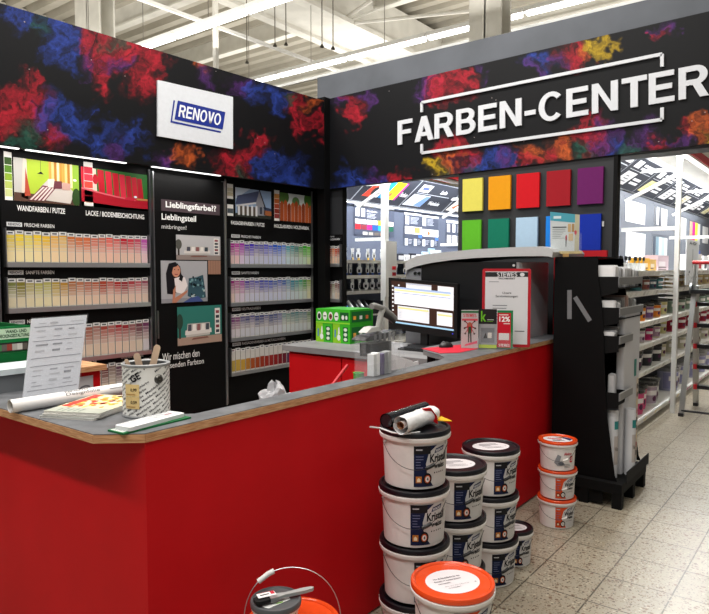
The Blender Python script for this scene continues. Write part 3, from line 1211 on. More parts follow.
WARM = ['#b5b23a', '#c9bd2e', '#cdae2c', '#c9a236', '#c08a3c', '#c08a42', '#b9633a', '#c0392c', '#9c2038', '#b3285c', '#b04a9a']
SOFT = ['#5a6238', '#7a7440', '#9a9038', '#a08a4c', '#a07840', '#a0703c', '#9c6840', '#9c3a30', '#8a1c2c', '#a04a5c', '#7a3c6e']
NEUT = ['#6c6a58', '#7a7460', '#8a7c68', '#94806c', '#8f7468', '#8c5c50', '#8a2c34', '#6c4450', '#5a4458']
card_rack(1, WA, 1.968, 3.055, 1.59, 1.807, 18, WARM, "fresh top row of the left panel", 1)
card_rack(1, WA, 1.968, 3.055, 1.287, 1.487, 18, SOFT, "soft second row of the left panel", 2)
card_rack(1, WA, 1.968, 3.055, .912, 1.16, 18, NEUT, "muted third row of the left panel", 3)
card_rack(1, WA, 1.968, 3.055, .62, .85, 18, ['#3a3a3e', '#5c5450', '#7a5a50', '#4a4048', '#8d8a80'], "dark fourth row of the left panel", 4)
COOL = ['#8e1f74', '#a32f8c', '#6a3a9a', '#5340a0', '#3b479e', '#2f56ae', '#2c6cb8', '#2f86b8', '#2c8e92', '#2f7a6a', '#3a9a3c', '#7ab82c']
COOLS = ['#7a2a52', '#8a4a88', '#6a5494', '#5a5c98', '#46649a', '#3c6a9c', '#4a7a98', '#4a8488', '#5c8a6c', '#8a9c4c']
GREY = ['#6c5c6c', '#706c78', '#5c5c7c', '#5a6478', '#787c84', '#6a7478', '#5c6c70', '#80847c']
card_rack(1, WA, 3.875, 4.976, 1.59, 1.807, 18, COOL, "fresh top row of the right panel", 5)
card_rack(1, WA, 3.875, 4.976, 1.245, 1.473, 18, COOLS, "soft second row of the right panel", 6)
card_rack(1, WA, 3.875, 4.976, .93, 1.15, 18, GREY, "neutral third row of the right panel", 7)
card_rack(1, WA, 3.875, 4.976, .62, .838, 18, ['#a8944c', '#b8963c', '#9c4a20', '#8c2c1c', '#8c1f20', '#6c1a24', '#3a4060', '#34405c', '#4a4a54'], "two-tone bottom row of the right panel", 8, half=True)
card_rack(1, WA, 1.0, 1.92, 1.59, 1.807, 12, ['#3f6a4a', '#6c8f3a'], "top row at the photo's left edge", 9)
card_rack(1, WA, 1.0, 1.92, 1.287, 1.487, 12, ['#3f6a4a', '#6c8f3a'], "second row at the photo's left edge", 10)

# narrow black wall under the right board's left end, with two card racks
WB = 5.16
m = MB()
m.box((WB, 4.12, 0), (WB + .06, 4.42, 2.42), '#fff')
struct(m.obj('wall_corner', 'black'))
m = MB()
m.box((WB - .012, 4.125, 1.9), (WB - .001, 4.31, 2.36), '#3a3c40')
tag(m.obj('blank_board', 'anthracite'), 'small blank dark grey board under the overhead corner', 'board')
A = Art()
A.text('RENOVO', 0, .03, .07, .045, '#d0d0d4', 1, .02)
A.text('HOLZLASUREN', 0, 0, .14, .018, '#e0e0e4', 1, .01)
b = MB()
b.art(A, plane_fn((WB - .004, 4.3, 1.845), (0, -1, 0), (0, 0, 1), (-1, 0, 0)))
b.box((WB - .0035, 4.13, 1.835), (WB - .001, 4.31, 1.9), '#101013')
tag(b.obj('lettering_board', 'print'), 'narrow black strip lettered HOLZLASUREN above the wood-tone cards', 'sign')
WT = ['#8c2c22', '#b98a3c', '#a8502c', '#8a3424']
card_rack(0, WB, 4.135, 4.305, 1.6, 1.79, 4, WT, "upper wood-tone rack in the corner", 11)
card_rack(0, WB, 4.135, 4.305, 1.24, 1.43, 4, ['#6c2434', '#7a7a74', '#5c4a40', '#6c5c5c'], "lower grey rack in the corner", 12)

# =====================================================================
# colour canvases on the right-hand panel
# =====================================================================
CP = 5.12
m = MB()
m.box((CP, 1.47, 0), (CP + .05, 2.79, 2.42), '#fff')
struct(m.obj('wall_right', 'anthracite'))
m = MB()
m.box((CP - .015, 1.44, 0), (CP + .07, 1.468, 2.42), '#fff')
struct(m.obj('trim_%d' % k, 'black'))
k += 1
cv = [('pale yellow', '#d9cf5c'), ('orange', '#dd9410'), ('bright red', '#c4101c'), ('dark red', '#971420'), ('purple', '#641a5c'),
      ('lime green', '#5cb028'), ('dark green', '#0c7058'), ('light blue', '#a8c4dc'), ('azure blue', '#1c7cd8'), ('royal blue', '#0e2c9c')]
ys = [(2.734, 2.544), (2.488, 2.289), (2.237, 2.04), (1.982, 1.789), (1.735, 1.538)]
for r in range(2):
    for i in range(5):
        nm, c = cv[r * 5 + i]
        zt, zb = (2.328, 2.05) if r == 0 else (1.972, 1.695)
        ya, yb = ys[i]
        if r:
            yb += .01
        m = MB()
        m.rbox((CP - .03, yb, zb), (CP - .003, ya, zt), .004, c, 2, axis=2)
        tag(m.obj('canvas_sample', 'matte'), '%s painted canvas on the black panel, %s row' % (nm, 'upper' if r == 0 else 'lower'), 'canvas')
m = MB()
m.box((CP - .012, 1.532, 1.875), (CP - .004, 1.546, 1.915), '#d8d8d8')
tag(m.obj('paper_tag', 'paper'), 'tiny white tag at the right edge of the royal blue canvas', 'tag')

# =====================================================================
# SERVICE COUNTER
# =====================================================================
CT = 1.058          # worktop height
t = thing('service_counter', 'long red sales counter with grey worktop and plywood edge', 'counter', (1.14, 1.672, 0))
m = MB()
m.box((1.14, 1.672, .012), (4.55, 1.70, 1.03))
m.obj('front_panel', 'red', t)
m = MB()
m.box((1.14, 1.70, .012), (1.168, 3.6, 1.03))
m.obj('side_panel', 'red', t)
m = MB()
m.box((4.522, 1.70, .012), (4.55, 2.0, 1.03))
m.obj('side_panel', 'red', t)
m = MB()
m.box((1.3, 1.72, 0), (4.5, 1.75, .012), '#222')
m.obj('plinth', 'black', t)
WT = [(1.138, 1.669), (4.74, 1.669), (4.74, 1.84), (4.262, 1.84), (4.262, 2.13), (3.52, 2.13), (3.44, 2.11), (3.36, 2.06), (3.30, 1.98), (3.24, 1.88), (3.16, 1.80), (3.05, 1.765), (1.40, 1.765), (1.366, 1.80), (1.366, 3.6), (1.035, 3.6), (1.038, 1.782)]
m = MB()
m.prism(WT, 1.03, 1.0535, '#fff')
m.obj('core_board', 'deskgrey', t)
m = MB()
for (xa, ya), (xb, yb) in (((4.741, 1.6685), (1.138, 1.6685)), ((1.138, 1.669), (1.038, 1.782)), ((1.038, 1.782), (1.035, 3.6))):
    m.bar((xa, ya, 1.0425), (xb, yb, 1.0425), .004, .025, '#fff')
m.box((4.741, 1.667, 1.03), (4.745, 1.85, 1.055), '#fff')
m.obj('plywood_edge', 'ply', t)
m = MB()
m.prism(WT, 1.0537, CT, '#fff')
m.obj('worktop', 'worktop', t)
m = MB()
m.box((1.55, 1.702, .84), (3.27, 2.2, .86))
m.obj('under_shelf', 'anthracite', t)
m = MB()
m.rbox((3.40, 2.02, 0), (3.44, 2.06, 1.029), .006, '#2a2b2d')
m.obj('support_post', 'metal', t)
m = MB()
m.box((1.55, 1.702, 0), (1.58, 2.2, .839))
m.obj('shelf_end', 'anthracite', t)

# back desk
t = thing('back_desk', 'lower red desk with pale grey worktop behind the counter', 'desk', (3.5, 2.75, 0))
DT = .97
m = MB()
m.rbox((3.575, 2.145, DT - .042), (4.27, 3.47, DT), .03, '#fff')
m.obj('worktop', 'deskgrey', t)
m = MB()
m.box((3.62, 2.16, .02), (4.26, 3.42, DT - .043))
m.obj('carcass', 'red', t)
for ya, yb in ((3.40, 2.895), (2.885, 2.36), (2.35, 2.165)):
    m = MB()
    m.box((3.6, yb, .1), (3.618, ya, DT - .06))
    m.obj('door', 'red', t)

# red return cabinet with plywood top
t = thing('return_cabinet', 'small red cabinet with plywood top seen behind the clear sheet holder', 'cabinet', (1.8, 3.45, 0))
m = MB()
m.box((1.5, 3.4, 0), (2.03, 3.8, .975))
m.obj('body', 'red', t)
m = MB()
m.box((1.48, 3.37, .976), (2.055, 3.82, 1.006), '#fff')
m.obj('top', 'ply', t)
A = Art()
A.rect(0, 0, .4, .45, '#b9bcc0', 1)
A.text('EC', .25, .33, .38, .40, '#6a6c72', 2, 0)
art_obj(A, plane_fn((1.585, 3.398, .5), (1, 0, 0), (0, 0, 1), (0, -1, 0)), 'notice', t)

# =====================================================================
# things on the counter, left end
# =====================================================================
# rolled film tube
a, b = onp(10, 406.5, 2, 1.083), onp(133, 387, 2, 1.083)
t = thing('film_roll', 'long white cardboard tube lettered Designfolie lying on the counter', 'roll', tuple((a + b) / 2 - Vector((0, 0, .023))))
m = MB()
m.tube([a, b], .0225, '#eceaea', 24, cap=False)
m.obj('paper_sleeve', 'paper', t)
m = MB()
m.tube([a + (b - a) * .002, b], .0175, '#c9c6c2', 20, cap=False)
m.obj('inner_core', 'paper', t)
A = Art()
A.text('RENOVO', 0, .012, .09, .020, '#2a2a2c', 1, .03)
A.text('Designfolie', 0, -.006, .13, .009, '#4a4c50', 1, .0)
A.rect(.17, -.002, .25, .001, '#8a8a8c', 1)
d = (b - a).normalized()
o0 = a.lerp(b, .40)
up = Vector((-.35, -.45, .75))
up = (up - d * up.dot(d)).normalized()
nn = d.cross(up)


def tube_fn(u, v, l):
    ang = v / .0225
    side = up * math.cos(ang) + d.cross(up) * (-math.sin(ang))
    # start looking at the camera side and climb
    base = (Vector((0, 0, 1)) - d * d.z).normalized()
    fr = d.cross(base)
    if fr.dot(-o0) < 0:
        fr = -fr
    aa = v / .0225 + .55
    nrm = fr * math.cos(aa) + base * math.sin(aa)
    return tuple(o0 + d * u + nrm * (.0228 + EPS * l))


art_obj(A, tube_fn, 'lettering', t)

# magazines
for i, (off, lab, c1) in enumerate(((0, 'grey-covered magazine, bottom of the counter pile', '#9a9c98'), (.0075, 'white magazine in the middle of the counter pile', '#c9c6c0'), (.015, 'magazine with orange and yellow food cover, top of the counter pile', '#d9c9a8'))):
    rot = math.radians((24, 27, 26)[i])
    dx = (0, .008, .014)[i]
    t = thing('magazine', lab, 'magazine', (1.222 + dx, 2.09, CT + off), rot, 'magazines on the counter')
    b = L()
    b.box((-.145, -.103, .0), (.145, .103, .0062), '#d8d6d0')
    b.obj('pages', 'paper', t)
    A = Art()
    A.rect(0, 0, .292, .208, c1, 0)
    if i == 2:
        A.rect(.0, .0, .07, .208, '#a9aca0', 1)
        r = random.Random(5)
        for q in range(60):
            A.disc(r.uniform(.08, .28), r.uniform(.03, .2), r.uniform(.006, .02), r.uniform(.005, .018), r.choice(['#e0a838', '#d9822c', '#c43c28', '#ece2c0', '#b5a83c', '#e8c860', '#b03a2a']), 1 + (q % 3) * .3, 9)
        A.rect(.08, .17, .28, .2, '#c23a2c', 3)
        A.lines(.012, .17, .06, 5, .02, .004, '#5b6a5e', 2, 3)
    b = L()
    b.flatart = True
    b.art(A, lambda u, v, l: (u - .146, v - .104, .0066 + EPS * .5 * l))
    b.obj('cover', 'print', t)

# clear sheet holder
q = [onp(31.5, 319, 1, 2.53), onp(87, 315, 1, 2.53), onp(78, 391, 1, 2.46), onp(22.5, 398, 1, 2.46)]
for i in (2, 3):
    q[i] = Vector((q[i].x, q[i].y, CT + .004))
t = thing('sheet_holder', 'tilted clear acrylic holder with a grey printed price sheet on the counter', 'sign holder', tuple((q[2] + q[3]) / 2 - Vector((0, 0, .004))))
m = MB()
m.slab(q, (0, .002, 0), '#c9ccd4')
m.obj('printed_sheet', 'paper', t)
m = MB()
qq = [p + (p - (q[0] + q[2]) / 2) * .03 for p in q]
m.slab([p + Vector((0, -.004, 0)) for p in qq], (0, .002, 0), '#eef2fa')
m.slab([qq[3] + Vector((0, 0, 0)), qq[2], qq[2] + Vector((0, .09, -.004)), qq[3] + Vector((0, .09, -.004))], (0, 0, .002), '#eef2fa')
m.obj('acrylic_shell', 'clear', t)
A = Art()
A.rect(.14, .93, .26, .935, '#8a8c92')
A.disc(.4, .93, .08, .014, '#a6a8ae')
A.rect(.70, .93, .95, .936, '#9a9ca2')
for z in (.885, .70, .48, .38, .08):
    A.rect(.06, z, .96, z + .007, '#7c7e86')
r = random.Random(11)
for z in (.83, .75, .64, .56, .32, .26, .18, .13):
    for x in (.12, .42, .68):
        A.rect(x, z, x + r.uniform(.08, .22), z + r.uniform(.006, .03), r.choice(['#a2a4ac', '#b4b6bd', '#8e9098']))
art_obj(A, lambda u, v, l: tuple((q[3].lerp(q[2], u)).lerp(q[0].lerp(q[1], u), v) + Vector((0, -.001 - EPS * l * .5, 0))), 'print', t)

# paint tin with stir sticks
TX, TY = 1.299, 1.893
rot = face_cam(TX, TY)
t = thing('paint_tin', 'white printed paint tin with price stickers holding wooden stir sticks', 'paint tin', (TX, TY, CT), rot)
b = L()
b.lathe([(.001, .002), (.074, .002), (.077, 0), (.079, .004), (.077, .008), (.077, .168), (.080, .171), (.080, .176), (.074, .178), (.068, .174), (.068, .160), (.070, .155), (.070, .006), (.001, .006)], '#d9d9d6', 40,
        cols=['#9a9c9e'] * 4 + ['#e6e5e1'] + ['#8f9193'] * 4 + ['#55575a'] * 4)
b.obj('body', 'plastic', t)
A = Art()
an = math.radians(33)
for k2 in range(-12, 16):
    for j in range(-3, 4):
        du, dn = j * .064 + (k2 % 3) * .02, k2 * .0142
        uu, vv = du * math.cos(an) - dn * math.sin(an), .08 + du * math.sin(an) + dn * math.cos(an)
        if -.05 < uu < .03 and .095 < vv < .15:
            continue
        A.text('Mischfarbe', uu, vv, uu + .054, vv + .0075, '#3a3c40', 1, .015, an)
A.clip(-.115, .008, .115, .166)
A.slice(.008)
b = L()
b.flatart = True
b.art(A, cyl_fn(.0773, .0773, .17))
b.obj('printed_text', 'print', t)
for lab, v0, tx in (('yellowish price sticker 0,99', .074, '0,99'), ('yellowish price sticker 0,59', .033, '0,59')):
    A = Art()
    A.rect(-.075, v0, -.022, v0 + .040, '#e6c98c', 3)
    A.text(tx, -.052, v0 + .015, -.03, v0 + .027, '#3a2c1a', 4, .02)
    A.rect(-.07, v0 + .005, -.035, v0 + .008, '#b98a4c', 4)
    A.slice(.007)
    b = L()
    b.flatart = True
    b.art(A, cyl_fn(.0775, .0775, .17))
    b.obj('price_sticker', 'print', t)['label'] = lab
A = Art()
A.text('GE', -.045, .118, -.01, .142, '#1c1d20', 3, .03, .5)
A.slice(.006)
b = L()
b.flatart = True
b.art(A, cyl_fn(.0775, .0775, .17))
b.obj('lettering', 'print', t)
b = L()
b.M = Matrix.Translation((.040, -.0685, .128)) @ Matrix.Rotation(math.radians(-60), 4, 'Z') @ Matrix.Rotation(PI / 2, 4, 'Y')
b.lathe([(.001, .007), (.010, .007), (.012, .003), (.0155, .0), (.0155, -.002)], '#5b5a56', 20)
b.obj('handle_lug', 'metal', t)['label'] = 'dark round handle lug'
for i, (dx, dz, lean, w, lab) in enumerate(((-.052, .038, -.34, .006, 'thin pale stir stick leaning left in the tin'), (-.022, .055, -.2, .011, 'broad wooden stir stick in the middle of the tin'), (.030, .085, .24, .011, 'tall wooden stir stick leaning right in the tin'))):
    R = Matrix.Rotation(rot, 3, 'Z')
    top = R @ Vector((dx * 1.0 + math.sin(lean) * .03, .0 - .01 * i, .178 + dz * .9 - .028))
    bot = R @ Vector((dx * .4 - lean * .12, -.005 - .014 * i + .02, .012))
    a = Vector((TX, TY, CT)) + bot
    c = Vector((TX, TY, CT)) + top
    m = MB()
    d = (c - a).normalized()
    s = (R @ Vector((1, 0, 0)))
    s = (s - d * s.dot(d)).normalized()
    nrm = d.cross(s)
    prof = []
    for tt in range(7):
        an = PI * tt / 6
        prof.append(c + s * (w * math.cos(an)) + d * (w * math.sin(an)))
    loop = [a - s * w, a + s * w] + prof
    m.slab([p - nrm * .001 for p in loop], nrm * .002, '#e2c4a8')
    tag(m.obj('stir_stick', 'wood'), lab, 'stir stick', 'stir sticks in the tin')

# sandpaper / tool packs in front of the tin
for i, (x, y, z, rr, lab) in enumerate(((1.215, 1.748, CT, 3, 'lower flat green and white packet lying before the paint tin'), (1.218, 1.752, CT + .006, 8, 'upper flat white packet with fine print before the paint tin'))):
    t = thing('flat_packet', lab, 'packet', (x, y, z), math.radians(rr), 'packets in front of the tin')
    b = L()
    if i == 0:
        b.box((-.13, -.038, 0), (.13, .038, .0052), '#1f6a3c')
        b.obj('card', 'print', t)
        b = L()
        b.flatart = True
        A = Art()
        A.rect(.004, .01, .05, .07, '#d8dcd8', 1)
        A.lines(.008, .065, .05, 5, .011, .003, '#5a6a5e', 2, 8)
        b.art(A, lambda u, v, l: (u - .128, v - .036, .0053 + EPS * l * .3))
        b.obj('print', 'print', t)
    else:
        b.M = Matrix.Rotation(-PI / 2, 4, 'Z')
        b.rbox((-.034, -.115, 0), (.034, .115, .012), .008, '#dfe0e2')
        b.obj('card', 'print', t)
        b = L()
        b.flatart = True
        A = Art()
        for j in range(9):
            A.lines(.012 + j * .022, .06, .03 + j * .022, 7, .0075, .002, '#9598a0', 2, j)
        A.rect(.17, .03, .2, .036, '#a84050', 2)
        b.art(A, lambda u, v, l: (u - .112, v - .032, .0122 + EPS * l * .3))
        b.obj('print', 'print', t)

# white-lidded grey box and green leaflet crate at the left edge
t = thing('storage_box', 'grey plastic box with white lid at the left edge of the counter', 'box', (1.24, 2.74, CT))
m = MB()
m.box((1.08, 2.66, CT), (1.352, 2.84, 1.128), '#6c7074')
m.obj('body', 'plastic', t)
m = MB()
m.box((1.07, 2.65, 1.129), (1.360, 2.85, 1.152), '#d2dbdf')
m.obj('lid', 'plastic', t)
t = thing('leaflet_crate', 'green display crate lettered WAND- UND DECKENGESTALTUNG at the left edge', 'display crate', (1.2, 3.0, CT))
m = MB()
m.box((.9, 2.9, CT), (1.40, 2.91, 1.185), '#0e6a34')
m.box((.9, 2.91, CT), (1.40, 3.2, 1.07), '#0e6a34')
m.box((1.39, 2.91, 1.07), (1.40, 3.2, 1.30), '#0c5c2d')
m.box((.9, 3.19, 1.07), (1.39, 3.2, 1.31), '#0c5c2d')
m.obj('tray', 'matte', t)
m = MB()
m.box((.9, 2.895, 1.19), (1.40, 2.90, 1.302), '#12743a')
m.obj('header', 'matte', t)
A = Art()
A.rect(0, .05, .375, .095, '#bcd6b8', 1)
A.text('WAND- UND', .27, .075, .36, .09, '#1b3a24', 2, .03)
A.text('DECKENGESTALTUNG', .24, .056, .372, .071, '#1b3a24', 2, .03)
A.rect(.0, -.005, .37, .035, '#20241f', 1)
r = random.Random(4)
for i in range(16):
    x = .01 + i * .022
    A.rect(x, .0, x + .0225, .028, r.choice(['#a8a49c', '#c9c6be', '#8a3a30', '#3f7a4a', '#5c5650', '#d8d4ca']), 2)
art_obj(A, plane_fn((1.02, 2.894, 1.197), (1, 0, 0), (0, 0, 1), (0, -1, 0)), 'print', t)

# =====================================================================
# behind the ledge
# =====================================================================
# crumpled plastic bag
bm_ = MB()
n1, n2 = 22, 14
c = Vector((2.03, 2.0, .862))
vs, fs = [], []
for j in range(n2 + 1):
    ph = PI * j / n2
    for i in range(n1):
        th = 2 * PI * i / n1
        rr = 1 + .28 * noise.noise(Vector((math.cos(th) * 2, math.sin(th) * 2, ph * 2.2))) + .1 * noise.noise(Vector((math.cos(th) * 6, math.sin(th) * 6, ph * 5)))
        z = .088 - .088 * math.cos(ph) * (1 if math.cos(ph) > 0 else 1) * 1
        vs.append((c.x + .075 * rr * math.sin(ph) * math.cos(th), c.y + .08 * rr * math.sin(ph) * math.sin(th), c.z + max(0, z * rr)))
for j in range(n2):
    for i in range(n1):
        i2 = (i + 1) % n1
        fs.append((j * n1 + i, j * n1 + i2, (j + 1) * n1 + i2, (j + 1) * n1 + i))
bm_.add(vs, fs, '#b4b4b8', False)
tag(bm_.obj('plastic_bag', 'film'), 'crumpled translucent white plastic bag just behind the counter ledge', 'bag')
m = MB()
m.tube([(2.14, 1.93, .87), (2.45, 1.93, 1.085)], .008, '#c22430', 8)
tag(m.obj('red_rod', 'plastic'), 'thin red rod slanting up behind the counter ledge', 'rod')
m = MB()
m.lathe([(.001, 0), (.022, 0), (.026, .18), (.028, .185), (.022, .185), (.018, .01), (.001, .01)], '#4cc83c', 20)
m.v = [(x + 2.50, y + 1.90, z + .861) for x, y, z in m.v]
tag(m.obj('green_cup', 'plastic'), 'bright green cup peeking over the ledge beside the red rod', 'cup')

# acrylic brochure holder on the ledge
t = thing('brochure_holder', 'clear acrylic brochure holder with upright slim brochures on the counter ledge', 'brochure holder', (2.46, 1.735, CT))
m = MB()
HX0, HX1 = 2.285, 2.635
m.box((HX0, 1.712, CT), (HX1, 1.76, CT + .003), '#e8ecf2')
m.slab([(HX0, 1.757, CT + .003), (HX1, 1.757, CT + .003), (HX1 + .03, 1.759, CT + .20), (HX0 - .0, 1.759, CT + .20)], (0, .003, 0), '#e8ecf2')
m.slab([(HX0, 1.712, CT + .003), (HX1, 1.712, CT + .003), (HX1, 1.712, CT + .06), (HX0, 1.712, CT + .06)], (0, .002, 0), '#e8ecf2')
for x in (HX0, HX0 + .045, HX1 - .08, HX1):
    m.slab([(x, 1.715, CT + .003), (x, 1.757, CT + .003), (x, 1.757, CT + .19), (x, 1.735, CT + .19)], (.002, 0, 0), '#f4f6fa')
m.obj('shell', 'clear', t)
for i, (x, c1, dz) in enumerate(((2.385, '#d6d8da', 0), (2.412, '#eceef0', .004), (2.447, '#77708c', -.004), (2.475, '#9a9ca0', .0), (2.505, '#b4b6b8', .002))):
    m = MB()
    m.box((x - .011, 1.718, CT + .0035), (x + .011, 1.754, CT + .104 + dz), c1)
    tag(m.obj('brochure', 'paper'), '%s slim brochure, %s from left in the clear holder' % (('light grey', 'white', 'violet grey', 'mid grey', 'pale grey')[i], ORD[i]), 'brochure', 'brochures in the clear holder')

# barcode scanner on its stand
t = thing('scanner_stand', 'black and grey desk stand for the barcode scanner behind the ledge', 'stand', (2.58, 1.87, .861))
m = MB()
m.lathe([(.001, 0), (.06, 0), (.06, .012), (.015, .02), (.012, .24)], '#1a1a1c', 20)
m.v = [(x + 2.60, y + 1.87, z + .861) for x, y, z in m.v]
m.obj('foot', 'plastic', t)
m = MB()
m.box((2.43, 1.775, 1.14), (2.60, 1.84, 1.20), '#0c0c0d')
m.obj('box', 'plastic', t)
m = MB()
m.slab([(2.45, 1.83, 1.212), (2.72, 1.83, 1.212), (2.72, 1.83, 1.24), (2.50, 1.83, 1.228)], (0, .08, 0), '#1c1d1f')
for i in range(5):
    m.box((2.53 + i * .04, 1.826, 1.195), (2.548 + i * .04, 1.83, 1.235), '#6a6b6d')
m.slab([(2.50, 1.845, 1.202), (2.66, 1.845, 1.202), (2.68, 1.845, 1.211), (2.48, 1.845, 1.211)], (0, .06, 0), '#242527')
m.obj('cradle', 'plastic', t)
m = MB()
pts = [(2.555, 1.80, 1.115), (2.56, 1.785, 1.08), (2.61, 1.782, 1.03), (2.65, 1.79, .95), (2.65, 1.84, .88)]
m.tube(pts, .004, '#0c0c0d', 6)
m.obj('cord', 'plastic', t)
t = thing('barcode_scanner', 'grey handheld barcode scanner standing upright in its stand', 'barcode scanner', (2.56, 1.87, 1.243))
m = MB()
g = lambda px, py: onp(px, py, 1, 1.87)
m.tube([g(377, 338), g(378.5, 325), g(381, 314), g(383, 309)], .013, '#a8a8a4', 14, r1=.016)
m.obj('grip', 'plastic', t)
m = MB()
m.tube([g(371.5, 306.5), g(374, 305.5), g(383, 308.5), g(392, 315), g(395.5, 319)], .015, '#8f908e', 14, r1=.013)
m.obj('head', 'plastic', t)
m = MB()
m.tube([g(383, 313), g(389, 317), g(394, 322)], .016, '#2c2c2e', 12, r1=.011)
m.obj('grey_bumper', 'plastic', t)['label'] = 'dark rubber underside'
m = MB()
m.slab([(2.49, 1.845, 1.244), (2.62, 1.845, 1.245), (2.585, 1.85, 1.268), (2.54, 1.85, 1.266)], (0, .05, 0), '#b0b0ac')
m.obj('boot', 'plastic', t)

# loose white papers standing on the shelf behind the ledge
for i, (x0, x1, zt, zl, yy) in enumerate(((2.80, 3.10, 1.09, 1.0, 1.95), (2.98, 3.24, 1.0, .98, 2.0))):
    m = MB()
    m.slab([(x0, yy, .861), (x1, yy, .861), (x1, yy + .02, zl + .03), (x0 + .1, yy + .03, zt), (x0, yy + .03, zl - .02)], (0, .004, 0), '#e9e9ec')
    tag(m.obj('paper_sheet', 'paper'), ('taller white paper sheet sticking up behind the ledge beside the scanner', 'lower white paper sheet behind the ledge, right of the taller one')[i], 'paper', 'papers behind the ledge')

# green cartons on the desk
GX = 3.93
for i, (ya, yb, za, zb, xa, lab) in enumerate(((3.24, 3.07, DT, DT + .15, GX, 'lower right green carton on the back desk'), (3.415, 3.245, DT, DT + .15, GX, 'lower left green carton on the back desk'), (3.415, 3.07, DT + .152, DT + .265, GX + .0, 'long green carton lying on top of the two others'))):
    t = thing('green_carton', lab, 'carton', (xa + .1, (ya + yb) / 2, za), 0, 'green cartons on the back desk')
    m = MB()
    m.box((xa, yb, za), (xa + .30, ya, zb), '#2f9a22')
    m.obj('carton_body', 'print', t)
    A = Art()
    W_, H_ = ya - yb, zb - za
    A.rect(0, 0, W_, H_, '#3fb428', 1)
    if i < 2:
        A.poly([(0, 0), (W_ * .48, 0), (W_ * .4, H_), (0, H_)], '#8cc62c', 2)
        A.rect(W_ * .6, H_ * .1, W_ * .88, H_ * .85, '#145c2c', 2)
        for j in range(3):
            A.disc(W_ * .74, H_ * (.22 + j * .25), W_ * .1, H_ * .09, '#d9e8d4', 3)
        A.disc(W_ * .35, H_ * .3, W_ * .1, H_ * .16, '#e8eee6', 3)
        A.poly([(W_ * .3, H_ * .45), (W_ * .42, H_ * .5), (W_ * .38, H_ * .85), (W_ * .33, H_ * .8)], '#e4ece0', 3)
        A.rect(W_ * .1, H_ * .3, W_ * .18, H_ * .7, '#5a8ac0', 3)
    else:
        for j, c2 in enumerate(('#20242c', '#e9ece6', '#8a3a34', '#e9ece6')):
            A.disc(W_ * (.1 + j * .17), H_ * .5, W_ * .062, H_ * .3, '#e9ece6', 2)
            A.disc(W_ * (.1 + j * .17), H_ * .48, W_ * .045, H_ * .2, c2, 3)
            A.rect(W_ * (.06 + j * .17), H_ * .46, W_ * (.14 + j * .17), H_ * .54, '#2a302c', 4)
        A.rect(W_ * .72, H_ * .22, W_ * .96, H_ * .8, '#1b5a2a', 2)
        A.disc(W_ * .8, H_ * .45, W_ * .04, H_ * .16, '#e4ece0', 3)
        A.disc(W_ * .9, H_ * .45, W_ * .03, H_ * .14, '#e4ece0', 3)
        A.rect(0, 0, W_, H_ * .1, '#8cd83a', 3)
    art_obj(A, plane_fn((xa - .0005, ya, za), (0, -1, 0), (0, 0, 1), (-1, 0, 0)), 'front_print', t)
    if i != 1:
        A = Art()
        A.rect(.02, H_ * .12, .28, H_ * .85, '#17602a', 1)
        for j in range(3):
            A.rect(.04 + j * .08, H_ * .3, .075 + j * .08, H_ * .55, ('#e0a03c', '#d8e0d4', '#c86a3c')[j], 2)
        art_obj(A, plane_fn((xa, yb - .0005, za), (1, 0, 0), (0, 0, 1), (0, -1, 0)), 'end_print', t)

# =====================================================================
# monitor, keyboard, mouse
# =====================================================================
MX = 4.10
mq = [onp(388.5, 277.5, 0, MX), onp(457.5, 284, 0, MX), onp(457, 338.5, 0, MX), onp(389, 328.5, 0, MX)]
t = thing('monitor', 'black flat computer monitor showing pale program windows', 'monitor', (MX + .08, 2.45, DT))
m = MB()
m.slab(mq, (.035, 0, 0), '#0d0d0f')
m.obj('housing', 'plastic', t)
m = MB()
mc = (mq[0] + mq[2]) / 2
m.box((MX + .035, mc.y - .03, DT + .015), (MX + .06, mc.y + .03, mc.z), '#141416')
m.obj('neck', 'plastic', t)
m = MB()
m.rbox((MX - .03, mc.y - .12, DT), (MX + .13, mc.y + .12, DT + .014), .04, '#1a1a1c')
m.obj('stand_foot', 'plastic', t)
A = Art()
S = Art()
S.rect(.045, .13, .955, .945, '#35221c', 1)
S.rect(.27, .80, .64, .93, '#d9d9dc', 2)
S.rect(.27, .9, .64, .93, '#b4b8c4', 2.4)
S.rect(.73, .5, .95, .93, '#dedee2', 2)
S.rect(.09, .50, .91, .835, '#e4e4e8', 3)
S.rect(.09, .80, .91, .835, '#9fb4d8', 4)
S.rect(.10, .76, .90, .79, '#d9d69a', 4)
S.rect(.09, .72, .91, .728, '#5c7cc0', 4)
S.rect(.14, .20, .61, .475, '#d9dadf', 3)
S.rect(.15, .42, .60, .45, '#d6d28c', 4)
for j in range(5):
    S.rect(.16, .25 + j * .03, .2, .256 + j * .03, '#9a9aa2', 4)
S.rect(.72, .2, .935, .45, '#dfe0e4', 3)
S.rect(.73, .38, .93, .41, '#d6d28c', 4)
S.rect(.045, .13, .955, .16, '#9cc4e0', 4)
for j in range(9):
    S.disc(.067, .22 + j * .078, .013, .018, '#d8dce0', 4, 10)
S.disc(.16, .87, .013, .018, '#d8dce0', 4, 10)
mfn = lambda u, v, l: tuple((mq[3].lerp(mq[2], u)).lerp(mq[0].lerp(mq[1], u), v) + Vector((-.0004 - EPS * l * .4, 0, 0)))
sc_ = MB()
sc_.flatart = True
sc_.art(S, mfn)
sc_.obj('lit_screen', 'screen', t)
A.disc(.94, .075, .008, .009, '#3c3cf0', 2)
art_obj(A, mfn, 'power_light', t, 'screen')

